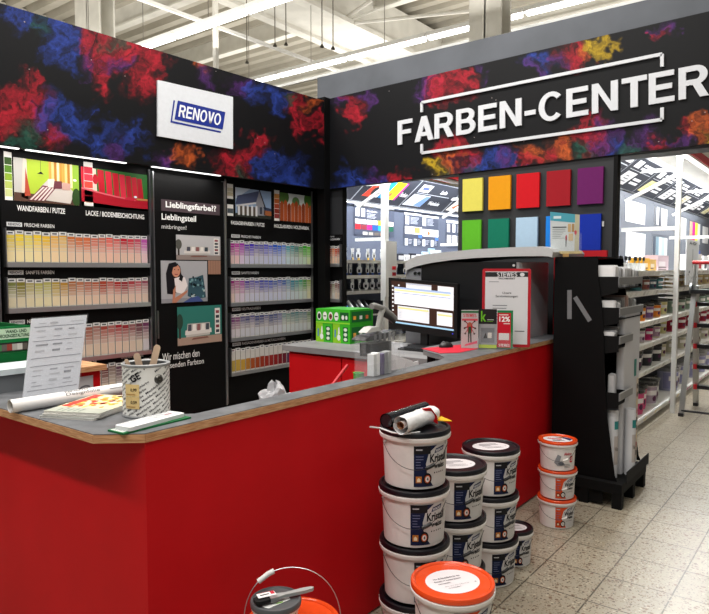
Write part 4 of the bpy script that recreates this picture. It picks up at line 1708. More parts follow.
t = thing('keyboard', 'black computer keyboard in front of the monitor', 'keyboard', (3.94, 2.35, DT))
m = MB()
m.slab([(3.86, 2.16, DT), (3.86, 2.58, DT), (4.02, 2.58, DT), (4.02, 2.16, DT)], (0, 0, .014), '#1b1c1e')
m.obj('base', 'plastic', t)
m = MB()
for i in range(5):
    for j in range(17):
        m.box((3.872 + i * .028, 2.17 + j * .0235, DT + .0142), (3.895 + i * .028, 2.19 + j * .0235, DT + .021), '#26272a')
o = m.obj('keys', 'plastic', t)
o['kind'] = 'stuff'
pad = [onp(421.5, 348.3, 2, CT + .003), onp(440, 353.0, 2, CT + .003), onp(459, 352.5, 2, CT + .003), onp(478, 348.5, 2, CT + .003), onp(462, 344.5, 2, CT + .003)]
m = MB()
m.prism([(p.x, p.y) for p in pad], CT + .0002, CT + .003, '#c41c34')
tag(m.obj('mouse_pad', 'print'), 'flat red mouse pad reaching over the rounded worktop corner', 'mouse pad')
mp = onp(446, 347.2, 2, CT + .003)
t = thing('computer_mouse', 'black computer mouse on the red mouse pad', 'computer mouse', (mp.x, mp.y, CT + .0035), face_cam(mp.x, mp.y) + .5)
b = L()
vs, fs = [], []
for j in range(9):
    ph = PI / 2 * j / 8
    for i in range(20):
        th = 2 * PI * i / 20
        vs.append((.048 * math.cos(ph) * math.cos(th), .029 * math.cos(ph) * math.sin(th), .034 * math.sin(ph) ** .8))
for j in range(8):
    for i in range(20):
        i2 = (i + 1) % 20
        fs.append((j * 20 + i, j * 20 + i2, (j + 1) * 20 + i2, (j + 1) * 20 + i))
b.add(vs, fs, '#18191b', True)
b.obj('shell', 'plastic', t)
b = L()
b.tube([(-.03, 0, .028), (-.02, 0, .033), (-.01, 0, .034)], .004, '#5a5c60', 8)
b.obj('scroll_wheel', 'plastic', t)


# =====================================================================
# leaflet holders and notice
# =====================================================================
def stewes(A, u0, v0, u1, v1, col, lay):
    A.block('STEWES', u0, v0, u1, v1, col, lay)


def leaflet(px, w, h, label, paint, back, D=None):
    base = onp(px, 348.6 if px < 495 else 348.9, 2, CT)
    rot = face_cam(base.x, base.y)
    t = thing('leaflet_holder', label, 'leaflet holder', (base.x, base.y, CT), rot, 'leaflet holders on the counter')
    b = L()
    b.box((-w / 2 - .003, -.012, 0), (w / 2 + .003, .03, .003), '#e8ecf0')
    b.box((-w / 2 - .003, -.012, .003), (w / 2 + .003, -.0105, h * .42), '#e8ecf0')
    b.box((-w / 2 - .003, -.0105, .003), (-w / 2 - .0015, .02, h * .5), '#f2f4f8')
    b.box((w / 2 + .0015, -.0105, .003), (w / 2 + .003, .02, h * .5), '#f2f4f8')
    b.obj('shell', 'clear', t)
    b = L()
    b.box((-w / 2, -.004, .0035), (w / 2, .012, h), back)
    b.obj('leaflets', 'paper', t)
    A = Art()
    paint(A, w, h)
    b = L()
    b.flatart = True
    b.art(A, lambda u, v, l: (u - w / 2, -.0045 - EPS * l, .0035 + v))
    b.obj('print', 'print', t)


def p1_(A, w, h):
    A.rect(0, 0, w, h - .004, '#b9b4b4', 1)
    A.rect(0, h - .02, w, h - .006, '#3c6a48', 2)
    stewes(A, .012, h - .045, w - .012, h - .025, '#c41c34', 3)
    A.rect(.004, h - .068, w - .004, h - .055, '#c8505c', 2)
    # little handyman with many arms
    A.disc(w * .5, h * .62, .012, .014, '#a85a44', 4)
    A.poly([(w * .34, h * .62), (w * .66, h * .62), (w * .62, h * .4), (w * .38, h * .4)], '#b52a34', 3)
    A.poly([(w * .42, h * .56), (w * .58, h * .56), (w * .6, h * .38), (w * .4, h * .38)], '#2c4a34', 4)
    A.poly([(w * .4, h * .4), (w * .49, h * .4), (w * .46, h * .15), (w * .40, h * .15)], '#2e3a34', 4)
    A.poly([(w * .51, h * .4), (w * .6, h * .4), (w * .62, h * .15), (w * .54, h * .15)], '#2e3a34', 4)
    for sx, sy in ((.22, .7), (.2, .52), (.24, .38), (.78, .7), (.82, .52), (.77, .38)):
        A.poly([(w * .5, h * .56), (w * .5, h * .6), (w * sx, h * (sy + .02)), (w * sx, h * (sy - .01))], '#8e3038', 2.5)
        A.disc(w * sx, h * sy, .006, .006, '#4a3c38', 5)
    A.poly([(w * .2, h * .05), (w * .95, h * .13), (w * .95, h * .2), (w * .25, h * .1)], '#d0506c', 3)


def p2_(A, w, h):
    A.rect(0, 0, w, h, '#98999c', 1)
    A.rect(0, h * .62, w, h, '#231f20', 2)
    A.text('k', .012, h * .68, .045, h * .95, '#6cb82c', 3, .02)
    A.rect(.05, h * .72, .09, h * .735, '#cfd3cc', 3)
    A.rect(.05, h * .68, .085, h * .69, '#6cb82c', 3)
    A.rect(w * .12, h * .14, w * .88, h * .52, '#77787c', 2)
    A.poly([(w * .25, h * .25), (w * .5, h * .25), (w * .38, h * .4)], '#221c1c', 3)
    A.rect(w * .5, h * .26, w * .72, h * .4, '#d4d0c8', 3)
    A.rect(0, 0, w, h * .09, '#b8cc34', 4)


def p3_(A, w, h):
    A.rect(0, 0, w, h, '#1f7a48', 1)
    A.rect(.0, .006, w * .86, h - .016, '#c4182c', 2)
    A.text('12%', w * .12, h * .70, w * .8, h * .84, '#f2f2f2', 3, .03)
    A.rect(w * .1, h * .87, w * .7, h * .895, '#e8d0d0', 3)
    A.rect(w * .4, h * .64, w * .8, h * .665, '#e8d0d0', 3)
    A.rect(w * .1, h * .22, w * .76, h * .40, '#dcd4d4', 3)
    stewes(A, w * .1, h * .05, w * .8, h * .12, '#f0e4e4', 3)


leaflet(504.8, .094, .235, 'red and green leaflet holder with 12% print, right of the three', p3_, '#1f7a48')
leaflet(469.5, .104, .238, 'grey leaflet holder with a little handyman figure, left of the three', p1_, '#b9b4b4')
leaflet(487.5, .108, .242, 'black leaflet holder with green letter k, middle of the three', p2_, '#3a3a3c')

bp = onp(505.6, 347.2, 2, CT)
t = thing('notice_board', 'red framed notice headed STEWES leaning at the tinting machine', 'notice', (bp.x, bp.y, CT), face_cam(bp.x, bp.y))
W_, H_ = .298, .495
b = L()
b.M = Matrix.Rotation(-.05, 4, 'X')
b.rbox((-W_ / 2, .0, .002), (W_ / 2, .008, H_), .012, '#b01424', axis=1)
b.obj('red_frame', 'plastic', t)
A = Art()
A.rect(.018, .02, W_ - .018, H_ - .018, '#d6d4d8', 1)
A.rect(.018, H_ - .052, W_ - .018, H_ - .022, '#2a2a2c', 2)
stewes(A, W_ * .3, H_ - .05, W_ * .72, H_ - .024, '#d6d4d8', 3)
A.text('FACHMARKT', W_ * .34, H_ - .068, W_ * .68, H_ - .057, '#2a2a2c', 3, .03)
A.disc(W_ * .82, H_ - .038, .014, .012, '#d6d4d8', 3)
A.text('Unsere', W_ * .42, H_ - .16, W_ * .6, H_ - .145, '#2c2c30', 3, .01)
A.text('Serviceleistungen:', W_ * .28, H_ - .185, W_ * .74, H_ - .166, '#2c2c30', 3, .01)
A.lines(W_ * .22, H_ - .23, W_ * .6, 6, .018, .004, '#6a6a70', 3, 9)
A.rect(W_ * .68, .1, W_ * .88, .105, '#5a5a60', 3)
A.rect(W_ * .14, H_ - .085, W_ * .34, H_ - .081, '#8a8a90', 3)
b = L()
b.M = Matrix.Rotation(-.05, 4, 'X')
b.flatart = True
b.art(A, lambda u, v, l: (u - W_ / 2, -.0004 - EPS * l * .6, v))
b.obj('sheet', 'print', t)

# =====================================================================
# tinting machine
# =====================================================================
t = thing('tinting_machine', 'big paint tinting machine with black front, grey side and silver curved lid', 'machine', (4.6, 2.35, 0))
m = MB()
m.box((4.305, 1.885, .02), (4.9, 2.66, 1.60), '#131417')
m.obj('body', 'plastic', t)
m = MB()
m.box((4.30, 2.661, .02), (4.9, 2.80, 1.555), '#8a8b92')
for yy in (2.71, 2.675):
    m.tube([(4.299, yy, 1.52), (4.285, yy, 1.515)], .011, '#0f0f10', 10)
m.obj('grey_head_panel', 'plastic', t)['label'] = 'grey panel with two small black knobs'
m = MB()
side = []
for i in range(9):
    a = PI / 2 * i / 8
    side.append((4.31 + .05 - .05 * math.cos(a) if i else 4.31, 1.884 - .022 * math.sin(a)))
side = [(4.31, 1.884), (4.33, 1.872), (4.36, 1.865), (4.85, 1.865), (4.88, 1.872), (4.9, 1.884)]
m.prism(side, .02, 1.598, '#cacace')
m.obj('side_panel', 'plastic', t)['label'] = 'grey side panel'
top = [(405, 263), (409, 259.5), (417, 256), (430, 253.8), (452, 251.5), (474, 249.3), (512, 247.3), (541, 246.3), (550, 248.5), (553, 252)]
bot = [(405.5, 275), (407, 270), (415, 266.5), (430, 263), (453, 259.8), (474, 258), (512, 256.3), (541, 256), (549, 256.5), (552, 257.5)]
LXF = 4.275
tp = [onp(a, b2, 0, LXF) for a, b2 in top]
bt = [onp(a, b2, 0, LXF) for a, b2 in bot]
m = MB()
for i in range(len(tp) - 1):
    a0, a1, b0, b1 = tp[i], tp[i + 1], bt[i], bt[i + 1]
    m.slab([a0, a1, b1, b0], (.64, 0, 0), '#b9babc')
m.obj('lid', 'plastic', t)['label'] = 'silver curved lid'
m = MB()
p = onp(521.5, 262.5, 0, 4.3)
m.tube([(4.305, 1.90, 1.575), (4.298, 1.90, 1.575)], .009, '#d0d0d2', 12)
m.obj('screw_cap', 'plastic', t)

# red board between machine and black display
m = MB()
m.box((5.0, 1.475, 0), (5.035, 1.875, 1.69), '#b01a24')
tag(m.obj('red_board', 'matte'), 'narrow red upright board between tinting machine and black display', 'board')

# =====================================================================
# black floor display
# =====================================================================
DX0, DX1 = 4.335, 4.93
t = thing('floor_display', 'tall black cardboard floor display with stepped trays on a pallet', 'display stand', (4.63, 1.37, 0))
m = MB()
m.box((4.282, 1.135, .10), (4.90, 1.625, .165), '#060607')
m.box((4.30, 1.26, .012), (4.31, 1.62, .10), '#060607')
for x in (4.285, 4.56, 4.84):
    for y in (1.137, 1.35, 1.56):
        m.box((x, y, 0), (x + .055, y + .06, .10), '#060607')
m.obj('pallet', 'matte', t)
prof = [(1.62, .166), (1.62, 1.625), (1.334, 1.625), (1.328, 1.49), (1.30, 1.32), (1.285, 1.12), (1.27, .8), (1.25, .57), (1.195, .2), (1.18, .166)]
for x in (DX0, DX1 - .006):
    m = MB()
    m.slab([(x, a, b2) for a, b2 in prof], (.006, 0, 0), '#070708')
    m.obj('side_panel', 'black', t)
m = MB()
m.box((DX0 + .007, 1.61, .166), (DX1 - .007, 1.62, 1.62), '#070708')
m.obj('back_panel', 'black', t)
m = MB()
m.box((DX0 - .001, 1.335, 1.626), (DX1, 1.62, 1.632), '#0a0a0b')
m.obj('top_panel', 'black', t)
trays = [(1.205, 1.36, 1.50), (1.195, 1.165, 1.30), (1.192, .985, 1.115), (1.185, .62, .745)]
for ti, (yf, z0, z1) in enumerate(trays):
    xe = 4.92 if ti < 2 else 4.49
    zf = z1 - .08
    m = MB()
    m.box((DX0 + .013, yf, zf), (xe, 1.608, zf + .008), '#050506')
    m.slab([(DX0 + .008, yf, zf - .02), (DX0 + .008, 1.34, z0), (DX0 + .008, 1.34, z1), (DX0 + .008, yf, z1)], (.005, 0, 0), '#050506')
    m.box((xe, yf, zf + .008), (xe + .004, 1.33, z1), '#050506')
    m.obj('tray', 'matte', t)
    xl = 4.925 if ti < 2 else 4.66
    m = MB()
    m.box((DX0 + .008, yf - .006, z1 - .052), (xl, yf - .001, z1), '#747578')
    m.box((DX0 + .008, yf - .007, z1 - .006), (xl, yf - .006, z1), '#c0c1c3')
    m.obj('price_rail', 'plastic', t)['label'] = 'grey price rail'
DX1 = 4.93
m = MB()
m.box((DX0, 1.118, .166), (4.89, 1.124, .24), '#1a1a1c')
m.obj('base_lip', 'matte', t)
for i, (a, b2, w) in enumerate((((569.5, 290), (569.5, 319), .030), ((575, 297), (590, 321), .030))):
    p0, p1 = onp(*a, 0, DX0), onp(*b2, 0, DX0)
    m = MB()
    d = (p1 - p0).normalized()
    s = Vector((0, -d.z, d.y)) * (w / 2)
    m.slab([p0 - s, p0 + s, p1 + s, p1 - s], (-.0008, 0, 0), '#6e6f72')
    m.obj('tape_strip', 'plastic', t)['label'] = 'grey adhesive tape strip'

# goods in the trays
rg = random.Random(21)


def pack(x0, x1, y0, y1, z0, z1, body, lab, grp, tilt=0.0):
    t2 = thing('tool_pack', lab, 'packet', ((x0 + x1) / 2, (y0 + y1) / 2, z0), 0, grp)
    m = MB()
    yy = tilt
    m.slab([(x0, y0 + .003, z0), (x0, y1, z0), (x0, y1 + yy, z1 - .01), (x0, y1 - .01 + yy, z1), (x0, y0 + .012 + yy, z1), (x0, y0 + .003 + yy, z1 - .012)], (x1 - x0, 0, 0), body)
    m.obj('inner_card', 'paper', t2)
    m = MB()
    m.slab([(x0 - .003, y0 + .01, z0 + .012), (x0 - .003, y1 - .006, z0 + .012), (x0 - .003, y1 - .006 + yy, z1 - .012), (x0 - .003, y0 + .014 + yy, z1 - .012)], (.0025, 0, 0), mix(body, '#ffffff', .35))
    m.obj('clear_cover', 'gloss', t2)


# top tray: one big white pack and smaller ones behind it
pack(4.36, 4.43, 1.225, 1.40, 1.4295, 1.575, '#e4e4e6', 'large white pack, foremost in the top tray of the black display', 'packs in the top tray')
for i, (x, c, zz, y0) in enumerate(((4.46, '#a8a8aa', 1.56, 1.22), (4.54, '#dcdcde', 1.565, 1.215), (4.62, '#b8b8ba', 1.56, 1.22), (4.70, '#9c9a98', 1.555, 1.22), (4.78, '#c8c8c8', 1.55, 1.22), (4.86, '#8c8c8c', 1.54, 1.22))):
    pack(x, x + .05, y0, 1.36, 1.4295, zz, c, 'slim clear pack, %s behind the big white one in the top tray' % ORD[i], 'packs in the top tray')
for i, (x, c, zz) in enumerate(((4.36, '#d0d0d2', 1.345), (4.43, '#ececee', 1.33), (4.52, '#7c7a78', 1.35), (4.62, '#a88c80', 1.37), (4.72, '#8a8884', 1.35), (4.82, '#b0b0ae', 1.34))):
    pack(x, x + .045, 1.22, 1.38, 1.2295, zz, c, '%s pack, %s from the front in the second tray' % (('light grey', 'white', 'dark', 'brownish', 'grey', 'silver')[i], ORD[i]), 'packs in the second tray')
for i, (x, c, zz) in enumerate(((4.36, '#dededf', 1.14), (4.40, '#c4c4c6', 1.15), (4.44, '#8a8886', 1.17))):
    pack(x, x + .026, 1.25, 1.40, 1.0445, zz, c, '%s pack, %s from the front in the third tray' % (('white', 'pale grey', 'darker')[i], ORD[i]), 'packs in the third tray', -.03)
pack(4.40, 4.43, 1.22, 1.27, .6745, .86, '#a8a8aa', 'single narrow grey pack in the lowest tray of the black display', 'packs in the lowest tray')


def roll(x, y, z0, z1, r, lab, teal, lean=0.0):
    t2 = thing('wallpaper_roll', lab, 'roll', (x, y, z0), 0, 'white rolls at the foot of the black display')
    m = MB()
    m.tube([(x, y, z0), (x, y + lean, z1)], r, '#cfd0d4', 20, cap=False)
    m.tube([(x, y, z0 + .01), (x, y + lean, z1 - .006)], r * .7, '#9a9ba0', 16)
    m.obj('sleeve', 'paper', t2)
    if teal:
        A = Art()
        h = z1 - z0
        A.rect(.0, h * .72, r * 1.1, h * .84, '#2a7c7c', 1)
        A.rect(.0, h * .2, r * 1.0, h * .62, '#b4aca8', 1)
        A.text('Vlies', .004, h * .4, r * .9, h * .46, '#4a4440', 2, .01)
        A.slice(.006)
        b = MB()
        b.flatart = True
        f0 = face_cam(x, y) + .35
        b.art(A, lambda u, v, l: (x + (r + .0006 + EPS * l) * math.sin(u / r + 0) * math.cos(f0) + (r + .0006 + EPS * l) * math.cos(u / r) * math.sin(f0), y + lean * v / h + (r + .0006 + EPS * l) * (math.sin(u / r) * math.sin(f0) - math.cos(u / r) * math.cos(f0)), z0 + v))
        b.obj('label_print', 'print', t2)


roll(4.42, 1.240, .167, .62, .036, 'shorter white roll with teal label at the front foot of the display', True, .0)
roll(4.55, 1.160, .167, .615, .034, 'white roll with teal label standing before the tall white carton', True, .0)
t2 = thing('tall_carton', 'tall white carton rising behind the rolls beside the trays', 'carton', (4.7, 1.225, .1665))
m = MB()
m.rbox((4.505, 1.2, .1665), (4.91, 1.255, 1.255), .02, '#c4c4c8')
m.obj('body', 'paper', t2)
A = Art()
A.rect(0, .70, .06, .82, '#2f7c74', 1)
A.rect(.07, .10, .12, .68, '#c9b9a8', 1)
for i in range(9):
    A.disc(.095, .14 + i * .06, .018, .02, ['#3a3430', '#a83c34', '#d9c9a0', '#5a4a40'][i % 4], 2, 10)
art_obj(A, plane_fn((4.76, 1.199, .1), (1, 0, 0), (0, 0, 1), (0, -1, 0)), 'print', t2)

# leaflet stand on top of the display
t = thing('leaflet_stand', 'big clear leaflet stand with teal and white leaflets above the machine', 'leaflet holder', (4.42, 1.575, 1.6325), face_cam(4.42, 1.575))
b = L()
b.box((-.02, -.008, 0), (.02, .03, .022), '#b08a50')
b.box((-.095, -.005, .022), (.105, .02, .04), '#c9b680')
b.obj('wood_foot', 'wood', t)
b = L()
b.slab([(-.10, -.004, .04), (.085, -.004, .04), (.085, -.004, .285), (-.108, -.004, .31)], (0, .02, 0), '#cfc8b0')
b.obj('leaflets', 'paper', t)
A = Art()
A.poly([(-.10, .04), (.085, .04), (.085, .285), (-.108, .31)], '#c9d0d2', 1)
A.poly([(-.105, .25), (.055, .232), (.055, .289), (-.108, .31)], '#4fa0b4', 2)
A.poly([(.055, .04), (.085, .04), (.085, .285), (.055, .289)], '#b8b49a', 2)
A.rect(-.085, .262, -.035, .28, '#cfe4ea', 3)
A.rect(-.09, .20, .0, .207, '#3c4448', 3)
A.lines(-.09, .19, -.0, 6, .012, .003, '#7c8488', 3, 6)
A.rect(.01, .17, .03, .225, '#c2a67c', 3)
A.rect(.035, .17, .052, .225, '#a88a60', 3)
A.rect(.015, .11, .045, .16, '#c9b18a', 3)
A.disc(.06, .165, .008, .016, '#c0505c', 4)
A.disc(-.0, .13, .006, .02, '#b03848', 4)
A.rect(-.003, .07, .002, .13, '#3a3c40', 4)
b = L()
b.flatart = True
b.art(A, lambda u, v, l: (u, -.0045 - EPS * l, v))
b.obj('print', 'print', t)
b = L()
b.box((-.11, -.009, .03), (.1, -.0075, .16), '#eef2f4')
b.obj('clear_pocket', 'clear', t)

# =====================================================================
# BUCKETS
# =====================================================================
PB = .2305        # stacking pitch


def bucket(name, label, kind, loc, R=.149, H=.2305, dirty=0):
    """a white pail with rim, ears, bail and bent label. kind: navy / orange / small"""
    t = thing(name, label, 'bucket', loc, face_cam(loc[0], loc[1]))
    k = R / .149
    kz = H / .2305
    Z = lambda z: z * kz
    lidc = {'navy': '#04050f', 'orange': '#d8481c'}[kind]
    b = L()
    b.lathe([(.001, 0), (.119 * k, 0), (.125 * k, Z(.004)), (.134 * k, Z(.188)), (.147 * k, Z(.190)), (.149 * k, Z(.196)), (.149 * k, Z(.205)), (.144 * k, Z(.207)), (.144 * k, Z(.2125)), (.12 * k, Z(.2125)), (.001, Z(.2125))], '#e4e0de', 48)
    # stiffening ribs under the rim
    for i in range(16):
        a = 2 * PI * i / 16
        b.box((-.001, -.001, 0), (.001, .001, .001), '#d6d4d2') if False else None
    b.obj('pail', 'plastic', t)
    b = L()
    b.lathe([(.1455 * k, Z(.2085)), (.1475 * k, Z(.2095)), (.1475 * k, Z(.224)), (.145 * k, Z(.2275)), (.137 * k, Z(.2285)), (.133 * k, Z(.2255)), (.131 * k, Z(.2215)), (.125 * k, Z(.2205)), (.001, Z(.2205))], lidc, 48)
    lid = b.obj('lid', 'plastic' if kind == 'navy' else 'gloss', t)
    lid['label'] = 'near-black lid' if kind == 'navy' else 'orange lid'
    for s in (-1, 1):
        b = L()
        a = s * 1.15
        b.M = Matrix.Rotation(a, 4, 'Z') @ Matrix.Translation((0, -.137 * k, Z(.176))) @ Matrix.Rotation(PI / 2, 4, 'X')
        b.lathe([(.008 * k, -.006), (.009 * k, .001), (.005 * k, .003), (.001, .0035)], '#cfcdcb', 14)
        b.obj('bail_ear', 'plastic', t)
    r0, r1, hh = .1255 * k, .1345 * k, Z(.184)
    A = Art()
    w = k
    h = kz
    main = {'navy': '#101c40', 'orange': '#cc4a22'}[kind]
    A.rect(-.022 * w, .010 * h, .165 * w, .172 * h, '#cbc9c8', 1)
    A.poly([(-.022 * w, .010 * h), (.062 * w, .010 * h), (.034 * w, .05 * h), (.026 * w, .10 * h), (.038 * w, .145 * h), (.074 * w, .172 * h), (-.022 * w, .172 * h)], main, 2)
    if kind == 'navy':
        A.rect(-.022 * w, .14 * h, .045 * w, .172 * h, '#17171c', 3)
    A.poly([(.062 * w, .140 * h), (.068 * w, .158 * h), (.115 * w, .166 * h), (.110 * w, .148 * h)], '#1c2048', 3)
    A.block('RENOVO', .069 * w, .144 * h, .107 * w, .154 * h, '#e4e4ea', 4, 0, .006 * h)
    A.text('Kristall' if kind == 'navy' else 'Wohn-', .043 * w, .104 * h, .135 * w, .138 * h, '#17181c', 3, .03)
    A.text('weiss', .062 * w, .078 * h, .122 * w, .100 * h, '#17181c', 3, .03)
    A.disc(.034 * w, .040 * h, .019 * w, .024 * h, '#121216', 3)
    A.disc(.034 * w, .040 * h, .0125 * w, .016 * h, '#c9541c' if kind == 'navy' else '#d8d4d0', 4)
    A.disc(.034 * w, .040 * h, .009 * w, .012 * h, '#e8e4e0', 5)
    A.text('4' if kind == 'navy' else '2', .030 * w, .034 * h, .038 * w, .047 * h, '#17181c', 6, .04)
    A.rect(-.014 * w, .026 * h, .010 * w, .052 * h, '#b9742c' if kind == 'navy' else '#7a2c1c', 3)
    A.poly([(-.009 * w, .03 * h), (.005 * w, .03 * h), (.005 * w, .04 * h), (-.002 * w, .047 * h), (-.009 * w, .04 * h)], '#e6d6b8', 4)
    A.lines(-.014 * w, .160 * h, .024 * w, 1, .01, .005, '#b8b8c0', 4, 1)
    A.lines(-.014 * w, .132 * h, .016 * w, 5, .011, .003, '#6a7090', 4, 2)
    for j in range(5):
        A.disc((.066 + j * .012) * w, .062 * h, .003 * w, .003 * h, '#17181c', 4, 8)
    A.items = [([(p[0] + .014 * w, p[1]) for p in vs], fs, c_, l_) for vs, fs, c_, l_ in A.items]
    A.slice(.009)
    b = L()
    b.flatart = True
    b.art(A, cyl_fn(r0, r1, hh, Z(.004), .0006))
    lb = b.obj('label_print', 'print', t)
    # wire bail hanging down in front
    b = L()
    pts = []
    for i in range(19):
        s = i / 18
        a = -1.15 + 2.3 * s
        zz = Z(.176) - Z(.088) * math.sin(PI * s) ** .9
        rr = .1345 * k + .0075 + .012 * math.sin(PI * s) + (.0 if 0 < i < 18 else .004)
        pts.append((rr * math.sin(a), -rr * math.cos(a), zz))
    b.tube(pts, .0013, '#4a4a4c', 5)
    bail = b.obj('bail', 'metal', t)
    b = L()
    b.tube(pts[11:14], .0075 * k, '#1a1a1c' if kind == 'navy' else '#d8d6d2', 10)
    b.obj('grip', 'plastic', bail)
    return t


def lid_label(t, R, H, kind='paper'):
    k = R / .149
    A = Art()
    A.disc(0, 0, .098 * k, .075 * k, '#cfcace', 1, 36)
    for i, (dx, x0, x1) in enumerate(((0, -.05, .045), (0, -.055, .05), (0, -.045, .0), (.0, -.04, .05), (.0, -.035, .055))):
        v = .034 - i * .016 - (.006 if i > 2 else 0)
        A.rect(x0 * k, v * k, x1 * k, (v + (.006 if i < 3 else .0035)) * k, '#5a5660', 2)
    A.disc(.075 * k, -.015 * k, .004 * k, .004 * k, '#8a868c', 2, 10)
    b = L()
    b.flatart = True
    b.M = Matrix.Rotation(.25, 4, 'Z')
    b.art(A, lambda u, v, l: (u, v, H / .2305 * .2207 + EPS * l))
    b.obj('lid_label', 'print', t)['label'] = 'oval white note stuck on the lid'


S1, S2, S3 = (2.205, 1.39), (2.535, 1.39), (2.94, 1.408)
POSN = ['bottom', 'second from floor', 'third from floor', 'topmost']
G = 'white pails with dark lids'
b1 = bucket('paint_bucket', 'white pail with dark lid, bottom of the tallest stack', 'navy', (S1[0], S1[1], 0))
b1['group'] = G
allb = [b1]
for i in (1, 2, 3):
    allb.append(dup(b1, (S1[0] + (.004, -.003, .002)[i - 1], S1[1], PB * i), face_cam(*S1) + (.05, -.04, .03)[i - 1], 'white pail with dark lid, %s in the tallest stack of four' % POSN[i]))
for o_ in allb:
    o_.scale = (.97, .97, 1)
for i in range(3):
    allb.append(dup(b1, (S2[0] + (0, .004, -.002)[i], S2[1], PB * i), face_cam(*S2) + (.06, .02, .08)[i], 'white pail with dark lid, %s of the middle stack of three' % ('bottom', 'middle', 'top')[i]))
lid_label(allb[-1], .149, .2305)
for i in range(3):
    allb[-1].scale = (.985, .985, 1) if i == 0 else allb[-1].scale
    allb.append(dup(b1, (S3[0] + (0, -.003, .002)[i], S3[1], PB * i * .98), face_cam(*S3) + (.17, .25, .2)[i], 'white pail with dark lid, %s of the stack nearest the orange lids' % ('bottom', 'middle', 'top')[i]))
    for ch in allb[-1].children:
        pass
    allb[-1].scale = (.96, .96, .98)
lid_label(allb[-1], .149, .2305)
sb = bucket('paint_bucket', 'small white pail with dark lid standing alone on the floor', 'navy', (3.19, 1.385, 0), .099, .19)
lid_label(sb, .099, .19)
OB = (3.83, 1.392)
o1 = bucket('paint_bucket', 'small orange-lidded white pail, bottom of the stack by the black display', 'orange', (OB[0], OB[1], 0), .116, .176)
o1['group'] = 'small pails with orange lids'
o2 = dup(o1, (OB[0] + .002, OB[1], .176), face_cam(*OB) - .03, 'small orange-lidded white pail, middle of the stack by the black display')
o3 = dup(o1, (OB[0] - .004, OB[1], .352), face_cam(*OB) + .02, 'small orange-lidded white pail with drawn print, top of the stack')
for ch in list(o3.children):
    if ch.name.startswith('label_print'):
        bpy.data.objects.remove(ch)
A = Art()
A.text('Aktion', .035, .095, .085, .112, '#b8303c', 2, .03)
A.rect(.075, .05, .095, .088, '#c4303a', 2)
A.text('5', .08, .058, .09, .08, '#f0e8e8', 3, .03)
A.poly([(-.02, .05), (.0, .1), (.02, .09), (.01, .05), (.04, .045), (.045, .035), (.0, .03)], '#8a8c92', 2)
A.disc(.02, .045, .016, .012, '#5c6068', 3)
A.lines(.04, .04, .09, 3, .009, .003, '#8a8c92', 2, 3)
A.slice(.008)
b = L()
b.flatart = True
b.art(A, cyl_fn(.1255 * .79, .1345 * .79, .134, .003, .0006))
b.obj('label_print', 'print', o3)
A = Art()
A.disc(0, 0, .085, .066, '#dcd6da', 1)
A.poly([(-.02, .045), (.03, .06), (.085, .02), (.07, -.02), (.04, .02)], '#232a5c', 2)
A.rect(.0, .035, .03, .045, '#d8a83c', 3)
A.text('Aktion', -.06, -.01, .0, .02, '#c43040', 3, .03)
A.disc(.01, .0, .014, .011, '#c43040', 3)
A.lines(-.03, -.025, .04, 3, .009, .004, '#7a767c', 3, 2)
b = L()
b.flatart = True
b.art(A, lambda u, v, l: (u, v, 0.176 / .2305 * .2207 + EPS * l))
b.obj('lid_label', 'print', o3)['label'] = 'round colourful print on the lid'

# big orange-lidded pails in front
OC = (1.975, 1.085)
c1 = bucket('paint_bucket', 'large orange-lidded pail underneath another, before the tallest stack', 'orange', (OC[0], OC[1], 0))
c1['group'] = 'large pails with orange lids'
c2 = dup(c1, (OC[0], OC[1], PB), face_cam(*OC) + .1, 'large orange-lidded pail with oval note, standing before the tallest stack')
A = Art()
A.disc(0, 0, .098, .086, '#d6d0d4', 1, 40)
A.text('Nur als Bauteilfarbe für den', -.06, .026, .045, .036, '#3c3840', 2, .01)
A.text('Einsatz in Innenräumen', -.065, .008, .040, .018, '#3c3840', 2, .01)
A.text('verwenden.', -.06, -.010, -.01, -.001, '#3c3840', 2, .01)
A.text('Bitte nach dem Öffnen gut', -.045, -.032, .05, -.025, '#6a666c', 2, .0)
A.text('verschließen', -.04, -.045, .01, -.038, '#6a666c', 2, .0)
A.disc(.075, -.03, .004, .004, '#8a868c', 2, 10)
b = L()
b.flatart = True
b.M = Matrix.Rotation(.42, 4, 'Z')
b.art(A, lambda u, v, l: (u, v, .2207 + EPS * l))
b.obj('lid_label', 'print', c2)['label'] = 'oval white note stuck on the lid'
OD = (1.438, 1.350)
d1 = dup(c1, (OD[0], OD[1], 0), face_cam(*OD), 'large orange-lidded pail, lower one at the foot of the counter')
d2 = dup(c1, (OD[0], OD[1], PB), face_cam(*OD), 'large orange-lidded pail with raised bail, under the small grey-lidded tub')
for ch in list(d2.children):
    if ch.name.startswith('bail') and not ch.name.startswith('bail_ear'):
        for g in list(ch.children):
            bpy.data.objects.remove(g)
        bpy.data.objects.remove(ch)
b = L()
pts = []
for i in range(25):
    s = i / 24
    a = PI * s
    pts.append((-.154 * math.cos(a), .02 + .05 * math.sin(a), .185 + .188 * math.sin(a) ** .7 - .02 * s))
b.tube(pts, .0016, '#c8c8ca', 6)
bail = b.obj('bail', 'metal', d2)
b = L()
b.tube([pts[6], pts[8], pts[9]], .0085, '#dcdcda', 12)
b.obj('grip', 'plastic', bail)

